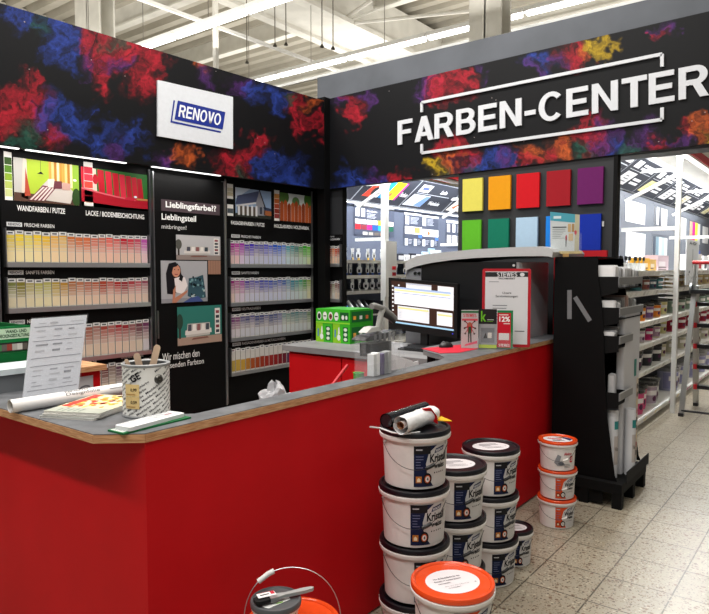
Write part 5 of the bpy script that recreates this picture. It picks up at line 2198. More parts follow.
# small tub with grey lid on it
TC = (1.392, 1.378)
ztc = PB + .2285
t = thing('plaster_tub', 'small white tub with dark grey lid on an orange-lidded pail', 'tub', (TC[0], TC[1], ztc), face_cam(*TC))
b = L()
b.lathe([(.001, 0), (.060, 0), (.064, .004), (.071, .052), (.075, .053), (.075, .060), (.001, .060)], '#d9dad6', 40)
b.obj('body', 'plastic', t)
b = L()
b.lathe([(.0745, .0605), (.078, .062), (.079, .074), (.076, .079), (.072, .0795), (.069, .075), (.001, .074)], '#4d4f52', 40)
b.obj('lid', 'plastic', t)['label'] = 'dark grey lid'
A = Art()
A.rect(-.09, .012, .09, .066, '#d4d6cc', 1)
A.rect(-.07, .02, -.03, .05, '#3c6a3c', 2)
A.disc(-.045, .045, .012, .01, '#23301f', 3)
A.rect(-.02, .03, .02, .06, '#e4e4e0', 2)
A.rect(.03, .02, .07, .055, '#7a9a4c', 2)
A.slice(.006)
b = L()
b.flatart = True
b.art(A, cyl_fn(.0652, .0705, .072, -.005, .0))
b.obj('label_print', 'print', t)
A = Art()
A.poly([(-.045, -.045), (-.02, -.05), (.045, -.005), (.04, .01), (.0, -.005), (-.04, -.03)], '#d8dad8', 1)
A.poly([(-.0, -.03), (.02, -.022), (.022, -.015), (.004, -.022)], '#7ab03c', 2)
b = L()
b.flatart = True
b.art(A, lambda u, v, l: (u, v, .0742 + EPS * l))
b.obj('lid_print', 'print', t)

# brush lying on the tub
z = ztc + .081
t = thing('paint_brush', 'flat paint brush with grey handle lying across the grey-lidded tub', 'paint brush', (TC[0], TC[1], z), face_cam(*TC) + .32)
b = L()
b.M = Matrix.Translation((0, -.01, 0))
pr = [(-.005, -.012), (.012, -.011), (.03, -.007), (.06, -.009), (.09, -.010), (.115, -.007), (.122, 0), (.115, .007), (.09, .010), (.06, .009), (.03, .007), (.012, .011), (-.005, .012)]
b.prism(pr, .002, .012, '#9a9c9c')
b.obj('handle', 'plastic', t)
b = L()
b.M = Matrix.Translation((0, -.01, 0))
b.box((-.024, -.017, 0), (-.003, .017, .014), '#b8b9ba')
b.obj('ferrule', 'metal', t)
b = L()
b.M = Matrix.Translation((0, -.01, 0))
b.prism([(-.024, -.016), (-.06, -.019), (-.07, -.012), (-.071, .012), (-.06, .018), (-.024, .016)], .001, .012, '#161617')
b.obj('bristles', 'matte', t)
b = L()
b.M = Matrix.Translation((0, -.01, 0))
b.box((-.058, -.002, .0145), (-.002, .024, .016), '#ece8e8')
b.box((-.058, .0235, .0162), (-.002, .0245, .0165), '#c02a3c')
b.box((-.016, .006, .0162), (-.004, .022, .0168), '#c02a3c')
b.box((-.05, .008, .0162), (-.022, .013, .0168), '#2a2a2e')
b.obj('sales_sleeve', 'print', t)

# rolls lying on the tallest stack
ZL = 4 * PB - .004


def on_lid(px, py, dz):
    return onp(px, py, 2, ZL + dz)


t = thing('bag_roll', 'black film roll lying at the back of the tallest pail stack', 'roll', tuple(on_lid(404, 416, .03)))
a, c = on_lid(386, 421, .030), on_lid(425, 408.5, .030)
m = MB()
m.tube([a, c], .030, '#15161a', 24, cap=False)
m.tube([a.lerp(c, .01), c.lerp(a, .01)], .026, '#1f2024', 20)
m.obj('film', 'gloss', t)
a, c = on_lid(400.5, 425.5, .036), on_lid(432.5, 413.5, .036)
t = thing('masking_film_roll', 'crumpled white masking film roll with cardboard core on the tallest stack', 'roll', tuple((a + c) / 2 - Vector((0, 0, .036))))
m = MB()
P_ = [a.lerp(c, i / 12) for i in range(13)]
m.tube(P_, .034, '#ececee', 28, cap=False)
dd = (c - a).normalized()
for i, v in enumerate(m.v):
    vv = Vector(v)
    j = i // 28
    ctr = P_[min(j, 12)]
    off = vv - ctr
    m.v[i] = tuple(ctr + off * (1 + .13 * noise.noise(vv * 50) + (.02 if j % 2 else 0)))
m.tube([a + dd * .001, c], .0155, '#e4dcd8', 16, cap=False)
m.obj('film', 'film', t)
m = MB()
m.tube([a - dd * .002, c - dd * .01], .0145, '#a87858', 18, cap=False)
m.tube([a + dd * .02, a + dd * .022], .0143, '#6b4630', 18)
m.obj('cardboard_core', 'paper', t)
# red and yellow plastic wedge, white strip
m = MB()
p0 = on_lid(424, 409, .05)
m.slab([on_lid(424, 409, .075), on_lid(431, 408, .074), on_lid(437, 416, .04), on_lid(438, 424, .008), on_lid(433, 421, .012)], (.004, .012, 0), '#c8141c')
tag(m.obj('red_wrapper', 'print'), 'red plastic wrapper behind the white roll on the tallest stack', 'wrapper')
m = MB()
m.slab([on_lid(437, 421, .012), on_lid(452, 421.5, .014), on_lid(441, 416.8, .016)], (0, 0, .003), '#d8a81c')
tag(m.obj('yellow_card', 'print'), 'small yellow card corner sticking out over the tallest stack', 'card')
m = MB()
m.tube([on_lid(370, 427, .015), on_lid(380, 428, .006), on_lid(392, 432.5, .002), on_lid(404, 434, .002), on_lid(420, 432, .003)], .0035, '#cfcfd1', 6)
tag(m.obj('plastic_strap', 'plastic'), 'thin pale strap lying over the edge of the tallest pail stack', 'strap')

# =====================================================================
# REAR SHELVING seen through the opening (row L, Y 4.75-5.25)
# =====================================================================
def shelf_board(m, x0, x1, yf, yb, z, rail=.035, col='#e4e4e2'):
    m.box((x0, yf, z - .022), (x1, yb, z), col)
    m.slab([(x0, yf - .004, z - rail), (x1, yf - .004, z - rail), (x1, yf - .018, z + .004), (x0, yf - .018, z + .004)], (0, .004, 0), '#eeeeec')


def sloped_sign(t, x0, x1, yb, zb, yf, zf, A, name='header_sign'):
    """a dark header board that leans out over the shelves"""
    m = MB()
    m.slab([(x0, yb, zb), (x1, yb, zb), (x1, yf, zf), (x0, yf, zf)], (0, .012, .012), '#2b2e38')
    o = m.obj(name, 'matte', t)
    U = Vector((1, 0, 0))
    V = (Vector((0, yf, zf)) - Vector((0, yb, zb))).normalized()
    art_obj(A, plane_fn((x0, yb, zb), U, V, (0, -abs(V.z), -abs(V.y) if True else 0)), 'header_print', t)


rl = thing('paint_shelving', 'white shelving with dark sloped header boards seen through the opening', 'shelving', (7.6, 5.0, 0))
rows_l = (1.655, 1.47, 1.28)
XL0, XL1 = 5.4, 10.6
m = MB()
m.box((XL0, 5.26, 0), (XL1, 5.30, 2.44), '#4e5464')
m.obj('back_wall', 'matte', rl)
for z in rows_l + (1.0, .6, .15):
    m = MB()
    shelf_board(m, XL0, XL1, 4.78, 5.25, z)
    m.obj('shelf', 'white', rl)
m = MB()
m.box((XL0, 5.19, 2.41), (XL1, 5.22, 2.42), '#ffffff')
m.obj('light_strip', 'led', rl)['label'] = 'glowing white light strip'
area('shelf_light', (7.9, 4.62, 2.74), 5.0, .15, 130, (.94, .97, 1), (math.radians(22), 0, 0))
# header boards
HB, HF = (5.22, 2.44), (4.80, 2.78)
edges = [5.4, 6.62, 7.05, 9.0, 9.12, 10.6]
xs = [onp(342, 199, 1, 5.22).x - 1.2, onp(350, 201, 1, 5.22).x, onp(398, 206, 1, 5.22).x, onp(441, 212.5, 1, 5.22).x, 11.4]
hl = math.hypot(HB[0] - HF[0], HB[1] - HF[1])
for i, (x0, x1) in enumerate(zip(xs, xs[1:])):
    A = Art()
    w = x1 - x0
    if i == 1:
        A.poly([(w * .12, hl * .2), (w * .42, hl * .2), (w * .46, hl * .78), (w * .2, hl * .78)], '#d8d4d0', 1)
        A.poly([(w * .12, hl * .2), (w * .26, hl * .2), (w * .3, hl * .6), (w * .18, hl * .6)], '#cc3c24', 2)
        A.disc(w * .28, hl * .4, w * .05, hl * .14, '#26262a', 3)
        A.rect(w * .44, hl * .2, w * .56, hl * .8, '#1f8cd0', 1)
        A.rect(w * .56, hl * .2, w * .76, hl * .8, '#e8cc1c', 2)
        A.rect(w * .74, hl * .2, w * .80, hl * .8, '#c8208c', 1)
        A.disc(w * .62, hl * .35, w * .03, hl * .08, '#d85c2c', 3)
        A.text('Farben', w * .82, hl * .35, w * .97, hl * .5, '#e8e8ec', 2, .02)
    elif i in (2, 0):
        A.rect(w * .10, hl * .62, w * .32, hl * .88, '#dfe2e8', 1)
        A.rect(w * .14, hl * .7, w * .28, hl * .8, '#3c50a0', 2)
        A.rect(w * .1, hl * .56, w * .85, hl * .58, '#b8bcc4', 1)
        A.poly([(w * .03, hl * .1), (w * .42, hl * .1), (w * .45, hl * .52), (w * .08, hl * .52)], '#d4dce6', 1)
        A.poly([(w * .26, hl * .12), (w * .42, hl * .1), (w * .45, hl * .5), (w * .36, hl * .5)], '#6c8cc0', 2)
        A.text('Lacke', w * .58, hl * .66, w * .72, hl * .8, '#e8e8ec', 2, .03)
        A.text('Weisslacke', w * .52, hl * .22, w * .78, hl * .36, '#e8e8ec', 2, .03)
    else:
        A.rect(w * .03, hl * .62, w * .2, hl * .88, '#dfe2e8', 1)
        A.poly([(w * .02, hl * .12), (w * .2, hl * .12), (w * .22, hl * .55), (w * .05, hl * .55)], '#e4dcd4', 1)
        A.poly([(w * .06, hl * .25), (w * .1, hl * .2), (w * .18, hl * .45), (w * .14, hl * .5)], '#c85c2c', 2)
    A.frame(0, 0, w, hl, .012, '#8c9098', 3)
    sloped_sign(rl, x0, x1, HB[0], HB[1], HF[0], HF[1], A)
# white canopy roof behind the sloped boards, red boxes on it
m = MB()
m.box((XL0, 4.70, 2.81), (12.5, 4.76, 2.85), '#ffffff')
m.obj('canopy_edge', 'white', rl)
for i, (pa, pb) in enumerate(((437, 458),)):
    a, c = onp(pa, 180, 1, 4.7), onp(pb + 8, 180, 1, 4.7)
    m = MB()
    m.box((a.x, 4.66, 2.86), (c.x, 5.0, 3.02), '#c01420')
    tag(m.obj('red_carton', 'print'), 'red carton standing on top of the rear shelving canopy', 'carton')
a, c = onp(418, 180, 1, 4.7), onp(436, 180, 1, 4.7)
m = MB()
m.box((a.x, 4.68, 2.86), (c.x, 5.0, 2.95), '#dcdcdc')
tag(m.obj('white_carton', 'print'), 'white carton beside the red one on the rear canopy', 'carton')


# uprights with brackets
def upright(t, x, yf, yb, ztop, zarm, zlow, w=.07, drop=.23, dep=.06):
    m = MB()
    m.box((x - w / 2, yf - dep / 2, 0), (x + w / 2, yf + dep / 2, ztop), '#f0f0ee')
    u = m.obj('upright', 'white', t)
    for a, c, ww in (((x, yf, zarm), (x, yb, zarm + .02), .035), ((x, yf, zarm - .04), (x, yb - .05, zarm - .04 - drop), .035), ((x, yf, zlow), (x, yb - .02, zlow), .04)):
        m = MB()
        m.bar(a, c, ww, ww, '#f0f0ee')
        m.obj('bracket_arm', 'white', u)
    return u


ux = onp(383.5, 230, 1, 4.74).x
u = upright(rl, ux, 4.72, 5.2, 2.80, 2.62, 1.93, .085)
m = MB()
m.box((ux - .06, 4.66, 1.20), (ux + .18, 4.685, 1.9), '#e6e6e8')
m.obj('side_panel', 'white', u)
ux2 = onp(460, 205, 1, 4.74).x + .2
upright(rl, ux2, 4.72, 5.2, 2.80, 2.62, 1.93, .085)

# sample boards on the back wall
BY = 5.255
bfn = lambda x, z: plane_fn((x, BY - .004, z), (1, 0, 0), (0, 0, 1), (0, -1, 0))


def board(x0, z0, x1, z1, A, lab, name='sample_board'):
    m = MB()
    m.flatart = True
    m.box((x0, BY - .004, z0), (x1, BY - .001, z1), '#4a5262')
    m.art(A, bfn(x0, z0))
    tag(m.obj(name, 'print'), lab, 'sample board')


x0, x1 = onp(354, 220, 1, BY).x, onp(394, 220, 1, BY).x
w = x1 - x0
A = Art()
A.rect(0, .0, w, .43, '#3b4152', 1)
A.rect(0, .385, w, .415, '#dfe2e8', 2)
A.rect(w * .03, .25, w * .12, .36, '#e4e6ea', 2)
A.rect(w * .16, .25, w * .25, .36, '#e4e6ea', 2)
A.text('Buntlacke', w * .3, .32, w * .55, .345, '#e4e6ea', 2, .02)
A.lines(w * .3, .30, w * .6, 4, .018, .006, '#b8bcc6', 2, 4)
cells = ['#e8e4dc', '#ece8e2', '#e4e2de', '#e6d9c8', '#e8c818', '#e89a50', '#ead0c0', '#c41824', '#7c2430', '#c01c74', '#184c9c', '#1c88d8', '#1c7c3c', '#14503c']
for i, c in enumerate(cells):
    r_, q_ = divmod(i, 7)
    A.rect(w * (.02 + q_ * .138), .155 - r_ * .075, w * (.145 + q_ * .138), .215 - r_ * .07, c, 3)
for i, c in enumerate(('#c8c4bc', '#9c9890', '#5c5450', '#8a6a50', '#3c2c28')):
    A.rect(w * (.2 + i * .14), .01, w * (.31 + i * .14), .05, c, 3)
board(x0, 2.0, x1, 2.43, A, 'dark board of gloss paint colour chips in rows, left in the opening')
x0, x1 = onp(404, 230, 1, BY).x, onp(438, 230, 1, BY).x
w = x1 - x0
A = Art()
A.rect(0, 0, w, .50, '#3b4152', 1)
A.rect(0, .45, w * .48, .48, '#dfe2e8', 2)
A.rect(w * .5, .44, w, .47, '#dfe2e8', 2)
for u in (.03, .52):
    A.rect(w * u, .31, w * (u + .1), .43, '#e4e6ea', 2)
    A.lines(w * (u + .14), .42, w * (u + .4), 6, .018, .006, '#b8bcc6', 2, int(u * 9))
A.rect(w * .02, .17, w * .5, .28, '#e2e0da', 2)
A.rect(w * .28, .19, w * .44, .27, '#e08850', 3)
A.rect(w * .52, .15, w, .26, '#dcdcd8', 2)
A.disc(w * .7, .2, w * .04, .03, '#c8643c', 3)
A.rect(w * .4, .12, w * .5, .16, '#3868c0', 3)
A.rect(w * .9, .1, w, .14, '#3868c0', 3)
for i in range(4):
    A.rect(w * (.02 + i * .25), .0, w * (.1 + i * .25), .1, '#dfe2e6', 2)
    A.lines(w * (.12 + i * .25), .09, w * (.23 + i * .25), 4, .02, .006, '#b8bcc6', 2, i)
board(x0, 1.90, x1, 2.40, A, 'dark board with brush and varnish samples, beside the white upright')
x0, x1 = onp(446, 230, 1, BY).x, onp(462, 230, 1, BY).x
w = x1 - x0
A = Art()
A.rect(0, 0, w, .5, '#3b4152', 1)
A.rect(0, .4, w, .44, '#dfe2e8', 2)
for i in range(3):
    A.rect(w * (.05 + i * .33), .25, w * (.22 + i * .33), .38, '#e4e6ea', 2)
    A.rect(w * (.05 + i * .33), .08, w * (.3 + i * .33), .2, '#e0ddd8', 2)
board(x0, 1.90, x1, 2.38, A, 'dark sample board next to the yellow canvas, right in the opening')

# brushes and scrapers on hooks: one built, the rest copied
rg = random.Random(3)


def brush_proto(tip):
    t = thing('hanging_brush', 'flat brush in a clear pack hanging on the upper hook row', 'brush', (0, 0, 0))
    b = L()
    b.rbox((-.04, -.006, .0), (.04, .002, .085), .03, '#d4d5d8', axis=1)
    b.obj('clear_pack', 'gloss', t)
    b = L()
    b.box((-.024, -.009, .012), (.01, -.0065, .05), '#2f3036')
    b.obj('bristles', 'matte', t)
    b = L()
    b.tube([(0, -.004, .075), (0, -.004, .10), (0, -.002, .12)], .016, '#e6e7e8', 8, r1=.022)
    b.obj('handle', 'plastic', t)
    b = L()
    b.box((-.02, -.0095, -.02), (.02, -.007, .006), tip)
    b.obj('price_card', 'print', t)
    return t


protos = [brush_proto(c) for c in ('#d8b048', '#e0e0e2', '#3c5cb0')]
first = [True] * 3
labs = (('upper', 1.655, 0), ('middle', 1.47, 2), ('lower', 1.28, 1))
for rn, z, pi_ in labs:
    n, xa, xb = (24, 5.75, 9.2) if rn != 'upper' else (9, 5.75, 7.05)
    for i in range(n):
        x = xa + (xb - xa) * (i + .5) / n + rg.uniform(-.025, .025)
        lab = 'small clear-packed flat brush standing upright in the %s hook row of the rear shelves' % rn
        loc = (x, 4.83 + rg.uniform(0, .05), z + .026)
        if first[pi_]:
            first[pi_] = False
            protos[pi_].location = loc
            protos[pi_]['label'] = lab
            protos[pi_]['group'] = 'brushes in the %s hook row' % rn
        else:
            dup(protos[pi_], loc, rg.uniform(-.4, .4), lab, 'brushes in the %s hook row' % rn)
# grey scraper bundle strip and red clips beside the upright
for i, (px, py, c) in enumerate(((394, 268, '#c81c28'), (394, 274, '#a01824'), (394, 280, '#c81c28'), (394, 286, '#b01c28'))):
    p = onp(px, py, 1, 4.66)
    m = MB()
    m.box((p.x - .04, 4.655, p.z - .022), (p.x + .04, 4.66, p.z + .022), c)
    tag(m.obj('red_clip', 'print'), 'small red card clipped to the strip beside the white upright', 'card', 'red cards on the clip strip')
# packets on the top shelf, right of the upright
for i in range(8):
    p = onp(402 + i * 6.3, 255, 1, 4.84)
    c = ('#2a2c38', '#e0e0e4', '#23252f', '#dcdce0', '#b8cfe4', '#9cc4e0', '#cfe0ea', '#a8cce0')[i]
    h = (.10, .09, .11, .10, .14, .19, .17, .14)[i]
    t = thing('tool_packet', '%s packet, %s from left on the top shelf above the tinting machine' % (('black', 'white', 'black-backed', 'pale', 'bluish white', 'light blue', 'tall pale blue', 'ice blue')[i], ORD[i]), 'packet', (p.x, 4.86, 1.656), 0, 'packets on the top rear shelf')
    b = L()
    b.rbox((-.075, 0, 0), (.075, .03, h), .012, c, axis=1)
    b.obj('card', 'print', t)
    b = L()
    b.rbox((-.055, -.012, .02), (.055, -.0005, h - .025), .012, '#d6d6da', axis=1)
    b.obj('blister', 'gloss', t)
# tool bin below
p0, p1 = onp(341, 305, 1, 4.6), onp(385, 305, 1, 4.6)
t = thing('tool_bin', 'black bin of scrapers and rollers below the lowest hook row', 'bin', ((p0.x + p1.x) / 2, 4.7, 1.0))
m = MB()
m.box((p0.x, 4.62, 1.006), (p1.x, 4.63, 1.10), '#15161a')
m.box((p0.x, 4.63, 1.006), (p1.x, 4.95, 1.016), '#15161a')
m.box((p0.x, 4.63, 1.0165), (p0.x + .01, 4.95, 1.16), '#15161a')
m.box((p1.x - .01, 4.63, 1.0165), (p1.x, 4.95, 1.16), '#15161a')
m.obj('bin_body', 'plastic', t)
for i in range(7):
    x = p0.x + .09 + i * (p1.x - p0.x - .26) / 6
    c = ('#d8242c', '#c9c9cc', '#2858b8', '#e0e0e2', '#3a3c42', '#d0d0d4', '#2a2b30')[i]
    m = MB()
    m.tube([(x, 4.70, 1.040), (x + .05, 4.85, 1.155)], .02, c, 10)
    tag(m.obj('roller_handle', 'plastic'), '%s handle, %s from left in the black tool bin' % (('red', 'light grey', 'blue', 'white', 'charcoal', 'silver grey', 'black')[i], ORD[i]), 'tool', 'tools in the black bin')

# =====================================================================
# RIGHT AISLE SHELVING (front Y 1.6)
# =====================================================================
XR0, XR1 = 5.55, 14.0
rr_ = thing('paint_shelving', 'long white aisle shelving with dark header boards at the right edge', 'shelving', (8.5, 1.85, 0))
m = MB()
m.box((XR0, 2.12, 0), (XR1, 2.16, 2.45), '#62666e')
m.obj('back_wall', 'matte', rr_)
ZS = (1.53, 1.33, 1.03, .81, .545, .10)
DEP = (1.62, 1.66, 1.62, 1.62, 1.62, 1.60)
for z, yf in zip(ZS, DEP):
    m = MB()
    m.box((XR0, yf, z - .02), (XR1, 2.11, z), '#e2e1dd')
    m.slab([(XR0, yf - .004, z - .05), (XR1, yf - .004, z - .05), (XR1, yf - .022, z + .004), (XR0, yf - .022, z + .004)], (0, .004, 0), '#dcdbd8')
    m.obj('shelf', 'white', rr_)
    # price labels on the rail
    m = MB()
    r = random.Random(int(z * 100))
    x = XR0 + .1
    while x < XR1 - .1:
        m.slab([(x, yf - .0065, z - .04), (x + .07, yf - .0065, z - .04), (x + .07, yf - .0235, z), (x, yf - .0235, z)], (0, -.001, 0), r.choice(['#f0efe8', '#e8e6df', '#e9d9b0', '#dcdbd6', '#c86aa0'] if z < .2 else ['#f0efe8', '#e8e6df', '#d8d7d2', '#c8c6c0']))
        x += r.uniform(.11, .2)
    o = m.obj('price_labels', 'paper', rr_)
    o['kind'] = 'stuff'
m = MB()
m.box((XR0, 1.66, 0), (XR1, 2.10, .078), '#8d8a82')
m.obj('base_plinth', 'white', rr_)
# header boards
HB, HF = (2.10, 2.445), (1.76, 2.70)
hl = math.hypot(HB[0] - HF[0], HB[1] - HF[1])
xs = [XR0, 7.05] + [7.05 + .98 * i for i in range(1, 7)] + [XR1]
for i, (x0, x1) in enumerate(zip(xs, xs[1:])):
    A = Art()
    w = x1 - x0
    if i == 0:
        A.text('Vielfalt', w * .80, hl * .3, w * .98, hl * .5, '#e8e8ea', 2, .03)
        A.rect(w * .78, hl * .62, w * .98, hl * .65, '#c8cad0', 1)
        A.rect(w * .8, hl * .72, w * .98, hl * .84, '#e4e4e8', 1)
    else:
        A.rect(w * .14, hl * .68, w * .34, hl * .9, '#e6e6ea', 1)
        A.lines(w * .42, hl * .86, w * .95, 2, hl * .11, hl * .07, '#dcdce0', 2, i)
        A.rect(w * .12, hl * .6, w * .95, hl * .615, '#b8bac0', 1)
        A.poly([(w * .08, hl * .12), (w * .46, hl * .12), (w * .52, hl * .54), (w * .16, hl * .54)], ['#d8d2b0', '#e2e2e4', '#d9cf90', '#dcdce0', '#d8d4c8', '#e0e0e0'][i % 6], 1)
        A.lines(w * .24, hl * .42, w * .42, 3, hl * .09, hl * .03, ['#c0a840', '#6a6c74'][i % 2], 2, i)
        A.lines(w * .56, hl * .42, w * .9, 2, hl * .13, hl * .08, '#e4e4e8', 2, i + 4)
    A.frame(0, 0, w, hl, .008, '#94979f', 3)
    sloped_sign(rr_, x0, x1, HB[0], HB[1], HF[0], HF[1], A)
m = MB()
m.box((XR0, 1.47, 2.765), (XR1, 1.78, 2.785), '#f2f2f0')
m.box((XR0, 1.77, 2.70), (XR1, 1.79, 2.765), '#f2f2f0')
m.obj('canopy_roof', 'white', rr_)
m = MB()
m.box((XR0, 1.45, 2.745), (XR1, 1.50, 2.762), '#ffffff')
m.obj('light_strip', 'led', rr_)['label'] = 'glowing white light strip'
m = MB()
m.box((XR0, 1.42, 2.775), (XR1, 1.44, 2.86), '#8c1f22')
m.obj('red_band', 'matte', rr_)['label'] = 'dark red band along the canopy'
area('canopy_light', (9.0, 1.50, 2.735), 6.5, .12, 150, (.97, .99, 1), (math.radians(15), 0, 0))

up1 = onp(676.5, 300, 1, 1.5).x
for x in (up1, up1 + 2.35):
    upright(rr_, x, 1.507, 2.10, 2.744, 2.60, 1.985, .056, .26, .045)

# sample sheets on the back wall of the aisle
RY = 2.118


def sheet(px0, py0, px1, py1, cols, lab, horiz=False):
    a, c = onp(px0, py1, 1, RY), onp(px1, py0 + 4, 1, RY)
    z0, z1 = onp(px0, py1, 1, RY).z, onp(px0, py0, 1, RY).z
    w, h = c.x - a.x, z1 - z0
    A = Art()
    n = len(cols)
    for i, cc in enumerate(cols):
        A.rect(w * i / n + .003, 0, w * (i + 1) / n - .003, h, cc, 1)
    m = MB()
    m.flatart = True
    m.box((a.x, RY - .004, z0), (c.x, RY - .001, z1), '#b8b8ba')
    m.art(A, plane_fn((a.x, RY - .0045, z0), (1, 0, 0), (0, 0, 1), (0, -1, 0)))
    m.box((a.x - .05, RY - .003, z1 + .025), (c.x, RY - .001, z1 + .04), '#5a5e68')
    tag(m.obj('sample_sheet', 'print'), lab, 'sample sheet')


W5 = ['#e8e8e6', '#dcdee0', '#eaeae8', '#e0e2e2', '#e8e8e8']
sheet(625, 199, 645, 221, W5, 'white striped sample sheet, upper left in the right aisle')
sheet(654, 206, 667, 224, ['#55585e', '#e2e2e2', '#4a4e58', '#dadcde', '#b8a890', '#e6e6e6'], 'grey and white narrow strips, upper row beside the post')
sheet(625, 231, 645, 262, ['#e0e2e4', '#d4d8dc', '#e4e4e4', '#d8dadc', '#e6e6e6'], 'large white sample sheet, lower left in the right aisle')
sheet(652, 236, 667, 256, ['#3a4250', '#6c8490', '#b4c0c4', '#9cb0b4', '#ccd0d0'], 'blue-grey gradation sheet, lower row beside the post')
sheet(680, 217, 686, 238, ['#d8d8d4', '#c4c4c0'], 'pale grey sheet just right of the post')
sheet(689, 221, 700, 243, ['#a89078', '#c01c78', '#d8dc3c', '#c8c8c8'], 'magenta and yellow-green striped sheet behind the ladder')
sheet(702, 226, 708, 243, ['#e4e4e4', '#dcdcdc'], 'white sheet at the right edge of the photo')
sheet(694, 250, 700, 270, ['#e0a028', '#3a50a0'], 'orange and blue striped sheet behind the ladder')
m = MB()
a = onp(615, 205, 1, 1.9)
m.box((a.x - .1, 1.9, 1.9), (a.x + .05, 1.93, 2.2), '#c01c28')
m.box((a.x - .06, 1.93, 1.98), (a.x + .0, 2.117, 2.02), '#d8d8d8')
tag(m.obj('red_sign', 'print'), 'small red projecting sign beside the black panel edge', 'sign')

# vertical white promo column behind the post
a, c = onp(680, 285, 1, 1.63), onp(692.5, 285, 1, 1.63)
t = thing('promo_board', 'narrow white promotional board hanging just right of the white post', 'display', ((a.x + c.x) / 2, 1.66, 1.0))
m = MB()
m.box((a.x, 1.57, 1.36), (c.x, 1.582, 1.90), '#c9cbcc')
m.obj('board', 'print', t)
A = Art()
w = c.x - a.x
A.text('A-Gr', w * .2, .47, w * .8, .51, '#3a3c40', 1, .03)
A.rect(w * .45, .2, w * .52, .42, '#a0a2a4', 1)
r = random.Random(8)
for i in range(26):
    A.disc(r.uniform(.03, w - .03), r.uniform(.0, .15), .014, .014, r.choice(['#26282c', '#e8e8e8', '#5a5c60']), 1, 8)
art_obj(A, plane_fn((a.x, 1.569, 1.37), (1, 0, 0), (0, 0, 1), (0, -1, 0)), 'print', t)


# tubs: one per kind, then copies
def tub(name, body, lidc, band, r, h, lab, grp, loc):
    t = thing(name, lab, 'paint tub', loc, 0, grp)
    b = L()
    b.lathe([(.001, 0), (r * .86, 0), (r * .95, h * .9), (r, h * .9), (r, h * .93), (.001, h * .93)], body, 20)
    b.obj('tub_body', 'plastic', t)
    b = L()
    b.lathe([(r * 1.02, h * .86), (r * 1.04, h * .98), (r * .98, h), (.001, h * .985)], lidc, 20)
    b.obj('lid', 'gloss', t)
    A = Art()
    A.rect(-r * 1.1, h * .1, r * 1.1, h * .8, band, 1)
    A.rect(-r * .6, h * .45, r * .5, h * .65, '#e8e4e0', 2)
    A.disc(r * .2, h * .3, r * .25, h * .12, '#5a2c4c', 2, 10)
    A.slice(r * .2)
    b = L()
    b.flatart = True
    b.M = Matrix.Rotation(-.6, 4, 'Z')
    b.art(A, cyl_fn(r * .862, r * .952, h * .9, 0, .0006))
    b.obj('label_print', 'print', t)
    return t


rowspec = [
    # shelf index, x start, x end, pitch, r, h, [(body, lid, band, words)]
    (1, 6.9, 7.85, .15, .062, .13, [('#5a8c90', '#1c1d20', '#4a8488', 'teal'), ('#b8a898', '#1c1d20', '#9c5c50', 'beige'), ('#9aa8a4', '#1c1d20', '#4c6c78', 'grey-green')], 'upper tub shelf'),
    (2, 6.9, 7.85, .16, .072, .155, [('#e08c34', '#2a2420', '#e08c24', 'orange'), ('#e8a860', '#2a2420', '#d87c28', 'light orange'), ('#b8a8b0', '#2a2420', '#7a5c8c', 'mauve')], 'orange tub shelf'),
    (3, 6.9, 7.85, .16, .072, .145, [('#c8c0b8', '#26282a', '#b8a8b0', 'pale'), ('#d8d0b0', '#26282a', '#b090a0', 'rosy'), ('#c0386c', '#26282a', '#b02460', 'magenta')], 'middle tub shelf'),
    (4, 6.8, 7.8, .21, .095, .19, [('#2e2e30', '#1a1a1c', '#3a3a3e', 'black'), ('#38383a', '#1c1c1e', '#55555a', 'charcoal')], 'black tub shelf'),
    (5, 6.85, 7.75, .27, .12, .25, [('#c84878', '#26272a', '#d0507c', 'pink'), ('#c83c70', '#26272a', '#c83c70', 'deep pink'), ('#d0ccc8', '#26272a', '#a898a4', 'white'), ('#c8c8c4', '#5a5c5e', '#b0a8a4', 'pale grey')], 'bottom shelf'),
    (1, 8.4, 12.5, .22, .08, .16, [('#c8b898', '#3a3a3a', '#b8a070', 'tan'), ('#d0ccc4', '#3a3a3a', '#a8a49c', 'off-white')], 'upper shelf behind the ladder'),
    (2, 8.4, 12.5, .22, .08, .17, [('#9aa89c', '#3a3c3a', '#7c9080', 'sage'), ('#d8d4b8', '#3a3c3a', '#c0b880', 'straw')], 'second shelf behind the ladder'),
    (3, 8.4, 12.5, .24, .09, .17, [('#a83044', '#2c2c2e', '#981c34', 'wine red'), ('#d4d2ce', '#2c2c2e', '#bcb4b0', 'white')], 'third shelf behind the ladder'),
    (4, 8.4, 12.5, .26, .10, .19, [('#d4d2c8', '#88887c', '#b8b49c', 'ivory'), ('#c8ccd0', '#55585c', '#a0a4b4', 'grey-white')], 'fourth shelf behind the ladder'),
    (5, 8.45, 12.5, .30, .125, .27, [('#a8a8c4', '#8c8c90', '#9090b8', 'lavender'), ('#d8d8d6', '#9c9ca0', '#b4b4b4', 'white')], 'floor shelf behind the ladder'),
]
for si, xa, xb, pit, r0, h, kinds, where in rowspec:
    pr = {}
    x = xa
    i = 0
    while x < xb:
        kd = kinds[i % len(kinds)] if si != 1 else kinds[(i * 2) % len(kinds)]
        body, lc, bd, wd = kd
        loc = (x, DEP[si] + r0 + .02 + (.04 if i % 2 else 0), ZS[si] + .001)
        lab = '%s paint tub with dark lid on the %s of the right aisle' % (wd, where)
        if behind := ('behind the ladder' in where):
            lab = '%s paint tub with lid on the %s' % (wd, where)
        grp = '%s tubs, %s' % (wd, where)
        if wd not in pr:
            pr[wd] = tub('paint_tub', body, lc, bd, r0, h, lab, grp, loc)
        else:
            dup(pr[wd], loc, rg.uniform(-.3, .3), lab, grp)
        x += pit
        i += 1
